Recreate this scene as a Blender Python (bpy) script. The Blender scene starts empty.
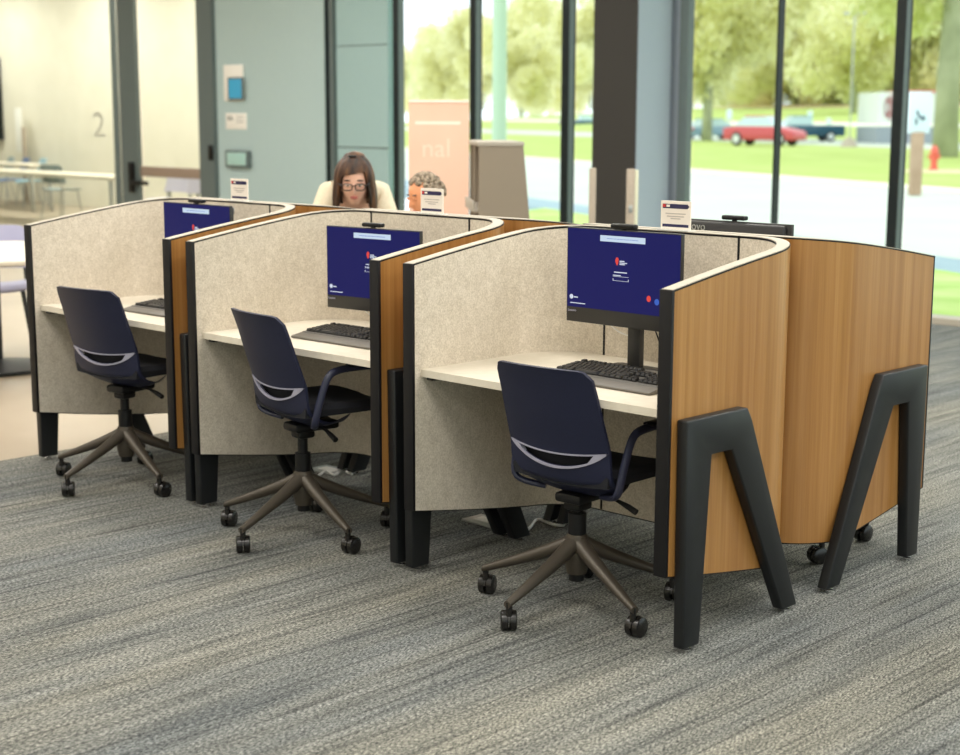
import bpy, bmesh, math, random
from mathutils import Vector, Matrix, Euler
random.seed(7)
PI = math.pi
SC = bpy.context.scene
COL = SC.collection

# ------------------------------------------------------------------ camera
F = 1527.05
pitch, yaw, roll = 0.1704, 0.7723, 0.0030
CAM = Vector((2.7593, -3.6492, 1.6533))
fw = Vector((-math.sin(yaw)*math.cos(pitch), math.cos(yaw)*math.cos(pitch), -math.sin(pitch)))
rt0 = Vector((math.cos(yaw), math.sin(yaw), 0)); up0 = rt0.cross(fw)
rt = rt0*math.cos(roll) + up0*math.sin(roll); upv = -rt0*math.sin(roll) + up0*math.cos(roll)
cd = bpy.data.cameras.new('camera'); cam = bpy.data.objects.new('camera', cd); COL.objects.link(cam)
cam.matrix_world = Matrix(((rt.x, upv.x, -fw.x, CAM.x), (rt.y, upv.y, -fw.y, CAM.y), (rt.z, upv.z, -fw.z, CAM.z), (0, 0, 0, 1)))
cd.sensor_width = 36; cd.lens = F/960*36; cd.clip_start = .05; cd.clip_end = 600
cd.dof.use_dof = True; cd.dof.focus_distance = 5.3; cd.dof.aperture_fstop = 2.8
SC.camera = cam

def ray(px, py): return fw*F + rt*(px-480) - upv*(py-377.5)
def atZ(px, py, z):
    d = ray(px, py); return CAM + d*((z-CAM.z)/d.z)
def atY(px, py, y):
    d = ray(px, py); return CAM + d*((y-CAM.y)/d.y)
def atD(px, py, D):                      # D = distance along the optical axis
    d = ray(px, py); return CAM + d*(D/F)

# ------------------------------------------------------------------ materials
def s2l(c):
    return tuple(((v/255)/12.92 if v/255 <= .04045 else ((v/255+.055)/1.055)**2.4) for v in c)
def mat(name, rgb, rough=.5, metal=0., spec=.5, lin=False):
    m = bpy.data.materials.new(name); m.use_nodes = True
    b = m.node_tree.nodes['Principled BSDF']
    c = rgb if lin else s2l(rgb)
    b.inputs['Base Color'].default_value = (*c, 1); b.inputs['Roughness'].default_value = rough
    b.inputs['Metallic'].default_value = metal; b.inputs['Specular IOR Level'].default_value = spec
    return m
def nt(m): return m.node_tree.nodes, m.node_tree.links, m.node_tree.nodes['Principled BSDF']
def ramp(N, stops):
    r = N.new('ShaderNodeValToRGB'); e = r.color_ramp.elements
    while len(e) < len(stops): e.new(.5)
    for i, (p, c) in enumerate(stops): e[i].position = p; e[i].color = (*s2l(c), 1)
    return r
def coords(N, L, scale, kind='Object'):
    t = N.new('ShaderNodeTexCoord'); mp = N.new('ShaderNodeMapping'); mp.inputs['Scale'].default_value = scale
    L.new(t.outputs[kind], mp.inputs['Vector']); return mp
def noise(N, L, vec, scale, detail=3, rough=.5, dist=0):
    n = N.new('ShaderNodeTexNoise'); n.inputs['Scale'].default_value = scale; n.inputs['Detail'].default_value = detail
    n.inputs['Roughness'].default_value = rough; n.inputs['Distortion'].default_value = dist
    L.new(vec.outputs[0], n.inputs['Vector']); return n
def mixc(N, L, fac, a, b, mode='MIX'):
    m = N.new('ShaderNodeMix'); m.data_type = 'RGBA'; m.blend_type = mode
    if hasattr(fac, 'is_linked'): L.new(fac, m.inputs['Factor'])
    else: m.inputs['Factor'].default_value = fac
    for v, s in ((a, 6), (b, 7)):
        if hasattr(v, 'is_linked'): L.new(v, m.inputs[s])
        else: m.inputs[s].default_value = (*v, 1)
    return m
def bump(N, L, b, h, strength, dist):
    k = N.new('ShaderNodeBump'); k.inputs['Strength'].default_value = strength; k.inputs['Distance'].default_value = dist
    L.new(h, k.inputs['Height']); L.new(k.outputs[0], b.inputs['Normal'])
def noisy(name, stops, scale, rough=.7, vscale=(1, 1, 1), detail=3, bmp=0, bdist=.002, spec=.4):
    m = mat(name, (128, 128, 128), rough, spec=spec); N, L, b = nt(m)
    n = noise(N, L, coords(N, L, vscale), scale, detail)
    r = ramp(N, stops); L.new(n.outputs[0], r.inputs[0]); L.new(r.outputs[0], b.inputs['Base Color'])
    if bmp: bump(N, L, b, n.outputs[0], bmp, bdist)
    return m
def emit(name, rgb, s=1.):
    m = mat(name, (0, 0, 0), .3); b = m.node_tree.nodes['Principled BSDF']
    b.inputs['Emission Color'].default_value = (*s2l(rgb), 1); b.inputs['Emission Strength'].default_value = s; b.inputs['Specular IOR Level'].default_value = .15; b.inputs['Roughness'].default_value = .5
    return m

M = {}
# carpet: woven grey planks with streaks running along the depth of the desks
def carpet_mat():
    m = mat('carpet_weave', (110, 112, 110), .95, spec=.15); N, L, b = nt(m)
    def rot(sc, a):
        mp = coords(N, L, sc); mp.inputs['Rotation'].default_value = (0, 0, a); return mp
    fine = noise(N, L, rot((230, 80, 1), .55), 1, 2, .6)
    weave = noise(N, L, rot((230, 76, 1), -.65), 1, 2, .6)
    line = noise(N, L, coords(N, L, (70, 1.3, 1)), 1, 2, .6)
    streak = noise(N, L, coords(N, L, (20, 1.2, 1)), 1, 4, .65)
    band = noise(N, L, coords(N, L, (2.4, .35, 1)), 1, 3, .5)
    r1 = ramp(N, [(.36, (42, 44, 45)), (.5, (120, 121, 118)), (.62, (206, 204, 196))]); L.new(fine.outputs[0], r1.inputs[0])
    r2 = ramp(N, [(.38, (50, 52, 53)), (.5, (124, 125, 122)), (.62, (204, 202, 194))]); L.new(weave.outputs[0], r2.inputs[0])
    a = mixc(N, L, .5, r1.outputs[0], r2.outputs[0])
    r6 = ramp(N, [(.34, (120, 122, 124)), (.46, (255, 255, 255))]); L.new(line.outputs[0], r6.inputs[0])
    a2 = mixc(N, L, .6, a.outputs[2], r6.outputs[0], 'MULTIPLY')
    r3 = ramp(N, [(.34, (158, 160, 162)), (.5, (226, 226, 224)), (.66, (255, 255, 255))]); L.new(streak.outputs[0], r3.inputs[0])
    c = mixc(N, L, .7, a2.outputs[2], r3.outputs[0], 'MULTIPLY')
    r4 = ramp(N, [(.35, (200, 208, 218)), (.65, (255, 251, 240))]); L.new(band.outputs[0], r4.inputs[0])
    e = mixc(N, L, .8, c.outputs[2], r4.outputs[0], 'MULTIPLY')
    L.new(e.outputs[2], b.inputs['Base Color'])
    bump(N, L, b, fine.outputs[0], .5, .004)
    return m
M['carpet'] = carpet_mat()
M['hall_floor'] = noisy('pale_floor', [(.3, (164, 150, 130)), (.7, (178, 164, 144))], 1.2, .35)
def wood_mat():
    m = mat('oak_veneer', (190, 140, 90), .30, spec=.6); N, L, b = nt(m)
    c1 = noise(N, L, coords(N, L, (34, 34, .5)), 1, 4, .6, .3)
    c2 = noise(N, L, coords(N, L, (9, 9, .12)), 1, 2, .5)
    c3 = noise(N, L, coords(N, L, (150, 150, 4)), 1, 2, .6)
    r1 = ramp(N, [(.3, (158, 112, 58)), (.5, (173, 126, 71)), (.7, (185, 140, 87))]); L.new(c1.outputs[0], r1.inputs[0])
    r2 = ramp(N, [(.35, (232, 222, 210)), (.65, (255, 255, 255))]); L.new(c2.outputs[0], r2.inputs[0])
    a = mixc(N, L, .9, r1.outputs[0], r2.outputs[0], 'MULTIPLY')
    r3 = ramp(N, [(.3, (218, 210, 202)), (.6, (255, 255, 255))]); L.new(c3.outputs[0], r3.inputs[0])
    d = mixc(N, L, .35, a.outputs[2], r3.outputs[0], 'MULTIPLY')
    L.new(d.outputs[2], b.inputs['Base Color'])
    return m
M['wood'] = wood_mat()
def felt_mat():
    m = mat('beige_felt', (205, 195, 175), .95, spec=.1); N, L, b = nt(m)
    a = noise(N, L, coords(N, L, (1, 1, .7)), 34, 4, .6)
    f = noise(N, L, coords(N, L, (1, 1, 1)), 160, 2, .6)
    r1 = ramp(N, [(.3, (213, 202, 186)), (.7, (228, 218, 203))]); L.new(a.outputs[0], r1.inputs[0])
    r2 = ramp(N, [(.3, (206, 202, 194)), (.65, (255, 255, 255))]); L.new(f.outputs[0], r2.inputs[0])
    c = mixc(N, L, .7, r1.outputs[0], r2.outputs[0], 'MULTIPLY'); L.new(c.outputs[2], b.inputs['Base Color'])
    bump(N, L, b, a.outputs[0], .35, .004)
    return m
M['felt'] = felt_mat()
M['edge'] = mat('black_edge', (19, 18, 20), .5, spec=.3)
M['cap'] = mat('pale_cap', (178, 169, 154), .6)
M['laminate'] = noisy('white_laminate', [(.3, (214, 205, 188)), (.7, (221, 213, 197))], 30, .45)
M['leg'] = noisy('black_powdercoat', [(.3, (21, 23, 25)), (.7, (29, 31, 33))], 300, .42)
M['chrome'] = mat('chrome', (225, 225, 225), .12, 1.)
M['navy'] = noisy('navy_shell_plastic', [(.3, (27, 30, 52)), (.7, (35, 39, 64))], 380, .48, spec=.3)
M['navy_arm'] = mat('navy_arm', (40, 43, 66), .38)
M['seat'] = noisy('black_seat_fabric', [(.3, (20, 21, 27)), (.7, (31, 32, 39))], 260, .9)
M['rim'] = mat('lilac_grey_rim', (168, 166, 184), .4)
M['bronze'] = mat('bronze_grey_metal', (74, 67, 58), .42, .35)
M['black'] = mat('black_plastic', (17, 17, 18), .42, spec=.3)
M['caster'] = mat('caster_black', (28, 26, 24), .26)
M['monitor'] = mat('monitor_charcoal', (36, 35, 34), .45)
M['monitor_back'] = mat('monitor_back', (38, 37, 38), .5)
M['key'] = mat('keycap', (16, 16, 17), .4)
M['kb'] = mat('keyboard_body', (98, 93, 85), .5)
M['kbdeck'] = mat('keyboard_deck', (88, 85, 80), .5)
M['white'] = mat('white_plastic', (240, 238, 232), .4)
M['screen'] = emit('navy_screen', (24, 26, 92), .95)
M['scr_white'] = emit('screen_white', (225, 232, 245), .9)
M['scr_pale'] = emit('screen_pale_bar', (200, 218, 236), 1.)
M['scr_red'] = emit('screen_red', (232, 76, 66), .95)
M['scr_blue'] = emit('screen_blue', (70, 110, 210), .8)
M['card'] = mat('card_white', (243, 232, 220), .6)
M['card_navy'] = mat('card_navy', (42, 38, 78), .6)
M['card_red'] = mat('card_red', (205, 60, 60), .6)
M['card_grey'] = mat('card_grey', (190, 180, 172), .6)
M['acrylic'] = mat('clear_acrylic', (225, 226, 222), .15)
M['frame'] = noisy('dark_green_grey_frame', [(.3, (90, 102, 102)), (.7, (100, 112, 112))], 120, .5)
M['frame_dark'] = mat('near_black_frame', (22, 31, 33), .4, spec=.3)
M['wall'] = noisy('blue_grey_wall', [(.3, (170, 192, 194)), (.7, (176, 198, 200))], 60, .7)
M['teal'] = noisy('teal_wall_panel', [(.3, (150, 178, 180)), (.7, (156, 184, 186))], 60, .6)
M['cream'] = noisy('cream_wall', [(.3, (226, 221, 204)), (.7, (232, 227, 211))], 3, .8)
M['ceil'] = mat('ceiling_white', (235, 233, 226), .9)
M['column'] = noisy('charcoal_front', [(.3, (38, 37, 35)), (.7, (52, 50, 47))], 240, .8)
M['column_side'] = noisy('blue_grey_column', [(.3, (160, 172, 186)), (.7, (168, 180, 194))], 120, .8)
M['cabinet'] = noisy('taupe_laminate', [(.3, (140, 128, 112)), (.7, (146, 134, 118))], 200, .6)
M['cabinet_light'] = mat('taupe_light', (172, 164, 152), .6)
M['banner'] = noisy('salmon_banner', [(.3, (246, 202, 180)), (.7, (248, 207, 186))], 3, .6)
M['banner_white'] = mat('banner_white', (255, 240, 226), .6)
M['banner_pale'] = mat('banner_pale', (253, 222, 204), .6)
M['post'] = noisy('taupe_post', [(.3, (172, 158, 142)), (.7, (182, 168, 152))], 60, .5)
M['post_pale'] = mat('pale_post', (214, 214, 188), .4)
M['skin'] = noisy('skin', [(.3, (230, 182, 160)), (.7, (238, 194, 172))], 20, .5)
M['skin2'] = noisy('tan_skin', [(.3, (222, 150, 108)), (.7, (230, 160, 118))], 20, .5)
M['lip'] = mat('lips', (190, 112, 104), .45)
M['eye_white'] = mat('eye_white', (235, 230, 225), .3)
M['iris'] = mat('iris', (60, 42, 32), .3)
M['hair'] = noisy('brown_hair', [(.36, (30, 19, 12)), (.5, (66, 40, 22)), (.66, (118, 78, 42))], 18, .5, (1, 1, .22), 4, .5, .004)
M['greyhair'] = noisy('grey_curly_hair', [(.35, (96, 84, 70)), (.65, (170, 154, 134))], 60, .8, bmp=.6, bdist=.01)
M['sweater'] = noisy('cream_knit', [(.3, (218, 204, 176)), (.7, (228, 216, 192))], 120, .9, bmp=.3)
M['shirt'] = noisy('slate_shirt', [(.3, (70, 84, 104)), (.7, (80, 94, 114))], 120, .9)
M['trousers'] = noisy('dark_trousers', [(.3, (40, 42, 50)), (.7, (48, 50, 58))], 120, .9)
M['shoe'] = mat('dark_shoe', (36, 32, 30), .5)
M['bluechair'] = mat('violet_grey_plastic', (160, 160, 188), .5)
M['mauvechair'] = mat('mauve_plastic', (200, 194, 208), .5)
M['bluechair2'] = mat('slate_blue_plastic', (104, 122, 158), .5)
M['bluechair3'] = mat('light_blue_plastic', (150, 186, 200), .5)
M['greychair'] = mat('grey_green_plastic', (140, 156, 158), .5)
M['silver'] = mat('silver_metal', (175, 178, 176), .35, .6)
M['teal_screen'] = emit('teal_screen', (74, 164, 190), .9)
M['thermo'] = mat('thermostat_face', (168, 205, 200), .3)
M['digit'] = mat('frosted_digit', (196, 200, 188), .6)
M['rail'] = mat('bronze_rail', (150, 132, 118), .4)
# exterior
M['lawn'] = noisy('spring_lawn', [(.3, (168, 186, 92)), (.7, (186, 200, 116))], .5, .95, detail=5)
M['lawn_near'] = noisy('bright_lawn', [(.3, (166, 200, 96)), (.7, (204, 218, 142))], 1.3, .95, detail=5)
M['road'] = noisy('pale_concrete_road', [(.3, (196, 202, 188)), (.7, (205, 210, 196))], .4, .9)
M['walk'] = noisy('cream_kerb', [(.3, (228, 226, 200)), (.7, (238, 236, 214))], .6, .9)
M['gutter'] = noisy('blue_grey_gutter', [(.3, (150, 170, 178)), (.7, (164, 184, 190))], .8, .9)
M['mulch'] = noisy('tan_mulch', [(.3, (208, 196, 150)), (.7, (222, 210, 168))], 2, .9)
M['field'] = noisy('pinkish_field', [(.3, (226, 194, 160)), (.7, (236, 206, 172))], .3, .9)
M['leaf'] = noisy('yellow_green_leaves', [(.3, (186, 196, 108)), (.7, (218, 222, 146))], .35, .9)
M['leaf2'] = noisy('olive_leaves', [(.3, (168, 184, 104)), (.7, (204, 212, 138))], .35, .9)
def leafy(name, c1, c2):
    m = noisy(name, [(.3, c1), (.7, c2)], .35, .9); N, L, b = nt(m)
    src = b.inputs['Base Color'].links[0].from_socket
    t = N.new('ShaderNodeBsdfTranslucent'); L.new(src, t.inputs[0]); mx = N.new('ShaderNodeMixShader'); mx.inputs[0].default_value = .8
    L.new(b.outputs[0], mx.inputs[1]); L.new(t.outputs[0], mx.inputs[2]); L.new(mx.outputs[0], N['Material Output'].inputs[0]); return m
M['leaf'] = leafy('yellow_green_leaves', (234, 232, 186), (242, 240, 204))  # leaf colours paled, outdoor haze put into the material
M['leaf2'] = leafy('olive_leaves', (224, 226, 176), (236, 236, 194))
M['bark'] = noisy('pale_bark', [(.3, (148, 152, 124)), (.7, (176, 178, 150))], 2, .9)
M['red'] = mat('red_car_paint', (200, 84, 90), .35)
M['carblue'] = mat('pale_blue_car_paint', (140, 170, 190), .3)
M['carteal'] = mat('dark_teal_paint', (44, 84, 104), .3)
M['carglass'] = mat('car_glass', (190, 214, 214), .15)
M['tyre'] = mat('tyre', (60, 60, 62), .8)
M['hub'] = mat('wheel_hub', (220, 222, 222), .4)
M['hydrant'] = mat('hydrant_red', (226, 104, 88), .5)
M['pole'] = mat('pale_pole', (176, 200, 170), .6)
M['signblue'] = mat('sign_blue', (120, 170, 220), .5)
M['signpanel'] = mat('sign_panel', (222, 240, 246), .5)
M['signdark'] = mat('sign_dark', (46, 74, 92), .5)
M['woodpost'] = noisy('weathered_post', [(.3, (178, 150, 126)), (.7, (192, 164, 140))], 3, .9)
M['bwhite'] = mat('building_white', (226, 230, 224), .8)
M['bbase'] = mat('building_base', (150, 158, 166), .8)
M['bred'] = mat('building_red', (226, 96, 110), .7)
def glass_mat():
    m = bpy.data.materials.new('clear_glass'); m.use_nodes = True; N = m.node_tree.nodes; L = m.node_tree.links
    N.remove(N['Principled BSDF']); o = N['Material Output']
    t = N.new('ShaderNodeBsdfTransparent'); t.inputs[0].default_value = (.95, .98, .965, 1)
    g = N.new('ShaderNodeBsdfGlossy'); g.inputs['Roughness'].default_value = .02
    fr = N.new('ShaderNodeFresnel'); fr.inputs[0].default_value = 1.18
    ge = N.new('ShaderNodeNewGeometry'); iv = N.new('ShaderNodeMath'); iv.operation = 'SUBTRACT'; iv.inputs[0].default_value = 1; L.new(ge.outputs['Backfacing'], iv.inputs[1])
    ml = N.new('ShaderNodeMath'); ml.operation = 'MULTIPLY'; L.new(iv.outputs[0], ml.inputs[0]); L.new(fr.outputs[0], ml.inputs[1])
    mx = N.new('ShaderNodeMixShader'); L.new(ml.outputs[0], mx.inputs[0]); L.new(t.outputs[0], mx.inputs[1]); L.new(g.outputs[0], mx.inputs[2])
    L.new(mx.outputs[0], o.inputs[0]); return m
M['glass'] = glass_mat()
M['lens'] = M['glass']

# ------------------------------------------------------------------ mesh helpers
def finish(bm, name, m, parent=None, smooth=True, ang=35, loc=None):
    bmesh.ops.recalc_face_normals(bm, faces=bm.faces)
    me = bpy.data.meshes.new(name); bm.to_mesh(me); bm.free()
    for x in (m if isinstance(m, (list, tuple)) else [m]): me.materials.append(M[x] if isinstance(x, str) else x)
    if smooth:
        me.shade_smooth()
        try: me.set_sharp_from_angle(angle=math.radians(ang))
        except Exception: pass
    o = bpy.data.objects.new(name, me); COL.objects.link(o)
    if parent: o.parent = parent
    if loc: o.location = loc
    return o
def tag(o, label, cat, group=None):
    o['label'] = label; o['category'] = cat
    if group: o['group'] = group
    return o
def struct(o): o['kind'] = 'structure'; return o
def thing(name, label, cat, loc=(0, 0, 0), rz=0, group=None):
    o = bpy.data.objects.new(name, None); COL.objects.link(o); o.empty_display_size = .1
    o.location = loc; o.rotation_euler = (0, 0, rz); return tag(o, label, cat, group)
def dup(root, loc, rz, label, group=None, skip=(), name=None):
    def cp(o, par):
        c = o.copy(); COL.objects.link(c)
        if par is not None: c.parent = par
        for ch in o.children:
            if ch.name.split('.')[0] not in skip: cp(ch, c)
        return c
    r = cp(root, None); r.location = loc; r.rotation_euler = (0, 0, rz); r['label'] = label
    if group: r['group'] = group
    return r
def B(): return bmesh.new()
def box(bm, x0, x1, y0, y1, z0, z1, bev=0, seg=2, mtx=None, mi=0):
    t = bmesh.new()
    vs = [t.verts.new(v) for v in ((x0, y0, z0), (x1, y0, z0), (x1, y1, z0), (x0, y1, z0), (x0, y0, z1), (x1, y0, z1), (x1, y1, z1), (x0, y1, z1))]
    for f in ((0, 3, 2, 1), (4, 5, 6, 7), (0, 1, 5, 4), (1, 2, 6, 5), (2, 3, 7, 6), (3, 0, 4, 7)): t.faces.new([vs[i] for i in f])
    if bev: bmesh.ops.bevel(t, geom=t.edges[:], offset=bev, segments=seg, affect='EDGES', profile=.5)
    merge(bm, t, mtx, mi)
def merge(bm, t, mtx=None, mi=0):
    mp = {}
    for v in t.verts: mp[v] = bm.verts.new(mtx @ v.co if mtx else v.co)
    for f in t.faces:
        try: g = bm.faces.new([mp[v] for v in f.verts]); g.material_index = mi
        except ValueError: pass
    t.free()
def prism(bm, pts, a0, a1, axis='x', bev=0, mtx=None, mi=0):
    """polygon pts (u,v) extruded along axis from a0 to a1"""
    t = bmesh.new()
    def P(u, v, a): return {'x': (a, u, v), 'y': (u, a, v), 'z': (u, v, a)}[axis]
    lo = [t.verts.new(P(u, v, a0)) for u, v in pts]; hi = [t.verts.new(P(u, v, a1)) for u, v in pts]
    n = len(pts); t.faces.new(lo); t.faces.new(hi[::-1])
    for i in range(n): t.faces.new((lo[i], lo[(i+1) % n], hi[(i+1) % n], hi[i]))
    bmesh.ops.recalc_face_normals(t, faces=t.faces)
    if bev: bmesh.ops.bevel(t, geom=t.edges[:], offset=bev, segments=2, affect='EDGES', profile=.5)
    merge(bm, t, mtx, mi)
def tube(bm, pts, r, n=10, closed=False, mi=0, sq=None):
    """swept tube; r a number or a list; sq=(a,b) squashes the section"""
    P = [Vector(p) for p in pts]; m = len(P); rs = r if isinstance(r, (list, tuple)) else [r]*m
    rings = []; prev = None
    for i in range(m):
        if closed: d = P[(i+1) % m]-P[i-1]
        else: d = P[min(i+1, m-1)]-P[max(i-1, 0)]
        d.normalize()
        if prev is None:
            a = Vector((0, 0, 1)) if abs(d.z) < .9 else Vector((0, 1, 0))
            u = d.cross(a).normalized()
        else:
            u = (prev - d*prev.dot(d)).normalized()
        w = d.cross(u); prev = u
        k1, k2 = sq or (1, 1)
        rings.append([bm.verts.new(P[i] + (u*math.cos(2*PI*j/n)*k1 + w*math.sin(2*PI*j/n)*k2)*rs[i]) for j in range(n)])
    for i in range(m if closed else m-1):
        A, C = rings[i], rings[(i+1) % m]
        for j in range(n):
            f = bm.faces.new((A[j], A[(j+1) % n], C[(j+1) % n], C[j])); f.material_index = mi
    if not closed:
        f = bm.faces.new(rings[0][::-1]); f.material_index = mi; f = bm.faces.new(rings[-1]); f.material_index = mi
def lathe(bm, prof, n=20, mtx=None, mi=0):
    t = bmesh.new(); rings = []
    for r, z in prof:
        rings.append([t.verts.new((r*math.cos(2*PI*j/n), r*math.sin(2*PI*j/n), z)) for j in range(n)] if r > 1e-6 else [t.verts.new((0, 0, z))])
    for A, C in zip(rings, rings[1:]):
        for j in range(n):
            k = (j+1) % n
            q = [A[j % len(A)], A[k % len(A)], C[k % len(C)], C[j % len(C)]]
            q2 = []
            for v in q:
                if v not in q2: q2.append(v)
            if len(q2) > 2: t.faces.new(q2)
    for R in (rings[0], rings[-1]):
        if len(R) > 2:
            try: t.faces.new(R)
            except ValueError: pass
    bmesh.ops.recalc_face_normals(t, faces=t.faces)
    merge(bm, t, mtx, mi)
def ball(bm, c, r, n=16, m=10, mi=0, mtx=None, fn=None):
    t = bmesh.new(); bmesh.ops.create_uvsphere(t, u_segments=n, v_segments=m, radius=1)
    rr = r if isinstance(r, (list, tuple)) else (r, r, r)
    for v in t.verts:
        p = Vector((v.co.x*rr[0], v.co.y*rr[1], v.co.z*rr[2]))
        if fn: p = fn(p, v.co.copy())
        v.co = p + Vector(c)
    merge(bm, t, mtx, mi)
def sheet(bm, grid, thick=None, closed_u=False, mi=0):
    """grid[i][j] of points; optional solid thickness given by a second grid"""
    nr, nc = len(grid), len(grid[0])
    a = [[bm.verts.new(p) for p in row] for row in grid]
    def q(vs):
        try: f = bm.faces.new(vs); f.material_index = mi
        except ValueError: pass
    cu = nc if closed_u else nc-1
    for i in range(nr-1):
        for j in range(cu): q((a[i][j], a[i][(j+1) % nc], a[i+1][(j+1) % nc], a[i+1][j]))
    if thick:
        b = [[bm.verts.new(p) for p in row] for row in thick]
        for i in range(nr-1):
            for j in range(cu): q((b[i][j], b[i+1][j], b[i+1][(j+1) % nc], b[i][(j+1) % nc]))
        for j in range(cu):
            k = (j+1) % nc
            q((a[0][j], b[0][j], b[0][k], a[0][k])); q((a[-1][j], a[-1][k], b[-1][k], b[-1][j]))
        if not closed_u:
            for i in range(nr-1):
                q((a[i][0], a[i+1][0], b[i+1][0], b[i][0])); q((a[i][-1], b[i][-1], b[i+1][-1], a[i+1][-1]))
def T(x, y, z, rz=0, rx=0, ry=0): return Matrix.Translation((x, y, z)) @ Euler((rx, ry, rz)).to_matrix().to_4x4()

# ------------------------------------------------------------------ room
YW = 7.77          # window wall
bm = B(); box(bm, -32, 9, -9, YW+.0, -.2, -.012); struct(finish(bm, 'floor', 'hall_floor', smooth=False))
bm = B(); box(bm, -3.92, 9, -9, YW-.1, -.012, 0)
struct(finish(bm, 'floor', 'carpet', smooth=False))
bm = B(); box(bm, -32.3, 9.3, -9.3, YW+.5, 4.2, 4.4); box(bm, -28.3, -12.6, YW+.5, 11.4, 4.2, 4.4); struct(finish(bm, 'ceiling', 'ceil', smooth=False))
bm = B(); box(bm, 9, 9.2, -9, YW+.2, -.2, .12); box(bm, 9, 9.2, -9, YW+.2, 4.0, 4.2)
for i in range(11): box(bm, 9.02, 9.18, -9+1.675*i-.05, -9+1.675*i+.05, .12, 4.0)
struct(finish(bm, 'wall_right', 'frame', smooth=False))
bm = B(); box(bm, 9.09, 9.10, -9, YW+.1, .12, 4.0); struct(finish(bm, 'window_20', 'glass', smooth=False))
bm = B(); box(bm, 9.2, 60, -30, 60, -.3, -.03); struct(finish(bm, 'ground_lawn', 'lawn', smooth=False))
bm = B(); box(bm, -32, 9, -9.2, -9, -.2, 4.2); struct(finish(bm, 'wall_front', 'cream', smooth=False))
bm = B(); box(bm, -32.2, -32, -9, YW+.1, -.2, 4.2); struct(finish(bm, 'wall_left', 'cream', smooth=False))
# glass meeting room behind the partition
bm = B(); prism(bm, [(-28, YW), (-12.75, YW), (-13.95, 11.2), (-28, 11.2)], -.2, 0, 'z'); struct(finish(bm, 'floor', 'hall_floor', smooth=False))
bm = B(); box(bm, -28, -13.9, 11.2, 11.35, -.2, 4.2); struct(finish(bm, 'wall_back', 'cream', smooth=False))
bm = B(); prism(bm, [(-12.9, YW+.12), (-12.75, YW+.12), (-13.85, 11.2), (-14.0, 11.2)], 0, 4.2, 'z'); struct(finish(bm, 'wall_partition', 'cream', smooth=False))
bm = B(); box(bm, -28.2, -28, YW, 11.35, -.2, 4.2); struct(finish(bm, 'wall_left', 'cream', smooth=False))
def XW(px, Y=YW): return atY(px, 100, Y).x
# blue-grey wall between partition and windows
bm = B(); box(bm, XW(217), XW(325), YW, YW+.12, 0, 4.2); struct(finish(bm, 'wall_back', 'wall', smooth=False))
bm = B()
box(bm, XW(337), XW(388), YW, YW+.12, 0, 4.2)
wt = struct(finish(bm, 'wall_back', 'teal', smooth=False))
bm = B(); box(bm, XW(337), XW(388), YW-.004, YW, 1.28, 1.295); box(bm, XW(337), XW(388), YW-.004, YW, 2.4, 2.41)
struct(finish(bm, 'trim_1', 'frame', smooth=False))
nwin = [2]
def upright(a, b, df=.045, db=.045, mats=('frame',), name=None, Y=YW):
    """frame post whose front left corner and right back corner sit at the two columns"""
    x0 = atY(a, 100, Y-df).x; x1 = max(atY(b, 100, Y+db).x, x0+.02)
    bm = B(); box(bm, x0, x1, Y-df+.006, Y+db, 0, 4.2, mi=0)
    if len(mats) > 1: box(bm, x0, x1, Y-df, Y-df+.006, 0, 4.2, mi=1)  # near-black front paints in the shade, grey sides hold the lit tone
    if len(mats) > 2: box(bm, x1-.012, x1+.004, Y+db-.012, Y+db+.004, 0, 4.2, mi=2)
    struct(finish(bm, name or 'trim_%d' % (nwin[0]+5), list(mats), smooth=False)); nwin[0] += 1
def mullion(a, b, mm): upright(a, b, mats=mm)
# glass partition with a glazed door, left
upright(325, 329.5, .05, .02, ['frame_dark'])
upright(329.5, 337, .03, .03, ['frame'])
upright(112, 119, .06, .03, ['frame'])
upright(119, 140, .03, .03, ['frame'])
upright(197.5, 218, .05, .03, ['frame'])
bm = B(); box(bm, -32, XW(112), YW+.02, YW+.032, 0, 4.2)
gw = struct(finish(bm, 'window_1', 'glass', smooth=False))
dr = thing('door_1', '', 'door'); del dr['label']; del dr['category']; struct(dr)
bm = B(); box(bm, XW(140), XW(197.5), YW+.03, YW+.045, .1, 4.1); finish(bm, 'pane', 'glass', dr, smooth=False)
zr = atY(170, 172, YW).z
bm = B(); box(bm, XW(140), XW(200), YW-.03, YW+.02, zr-.07, zr+.06, .004); finish(bm, 'push_bar', 'rail', dr)
bm = B(); box(bm, XW(129), XW(134.5), YW-.06, YW-.03, atY(131, 192, YW).z, atY(131, 162, YW).z, .008)
box(bm, XW(133), XW(150), YW-.09, YW-.06, atY(131, 184, YW).z, atY(131, 180, YW).z, .006)
finish(bm, 'door_handle', 'black', dr)
bm = B(); box(bm, XW(211), XW(215), YW-.07, YW-.05, atY(215, 160, YW).z, atY(215, 145, YW).z, .006); finish(bm, 'strike_plate', 'black', dr)
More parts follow.
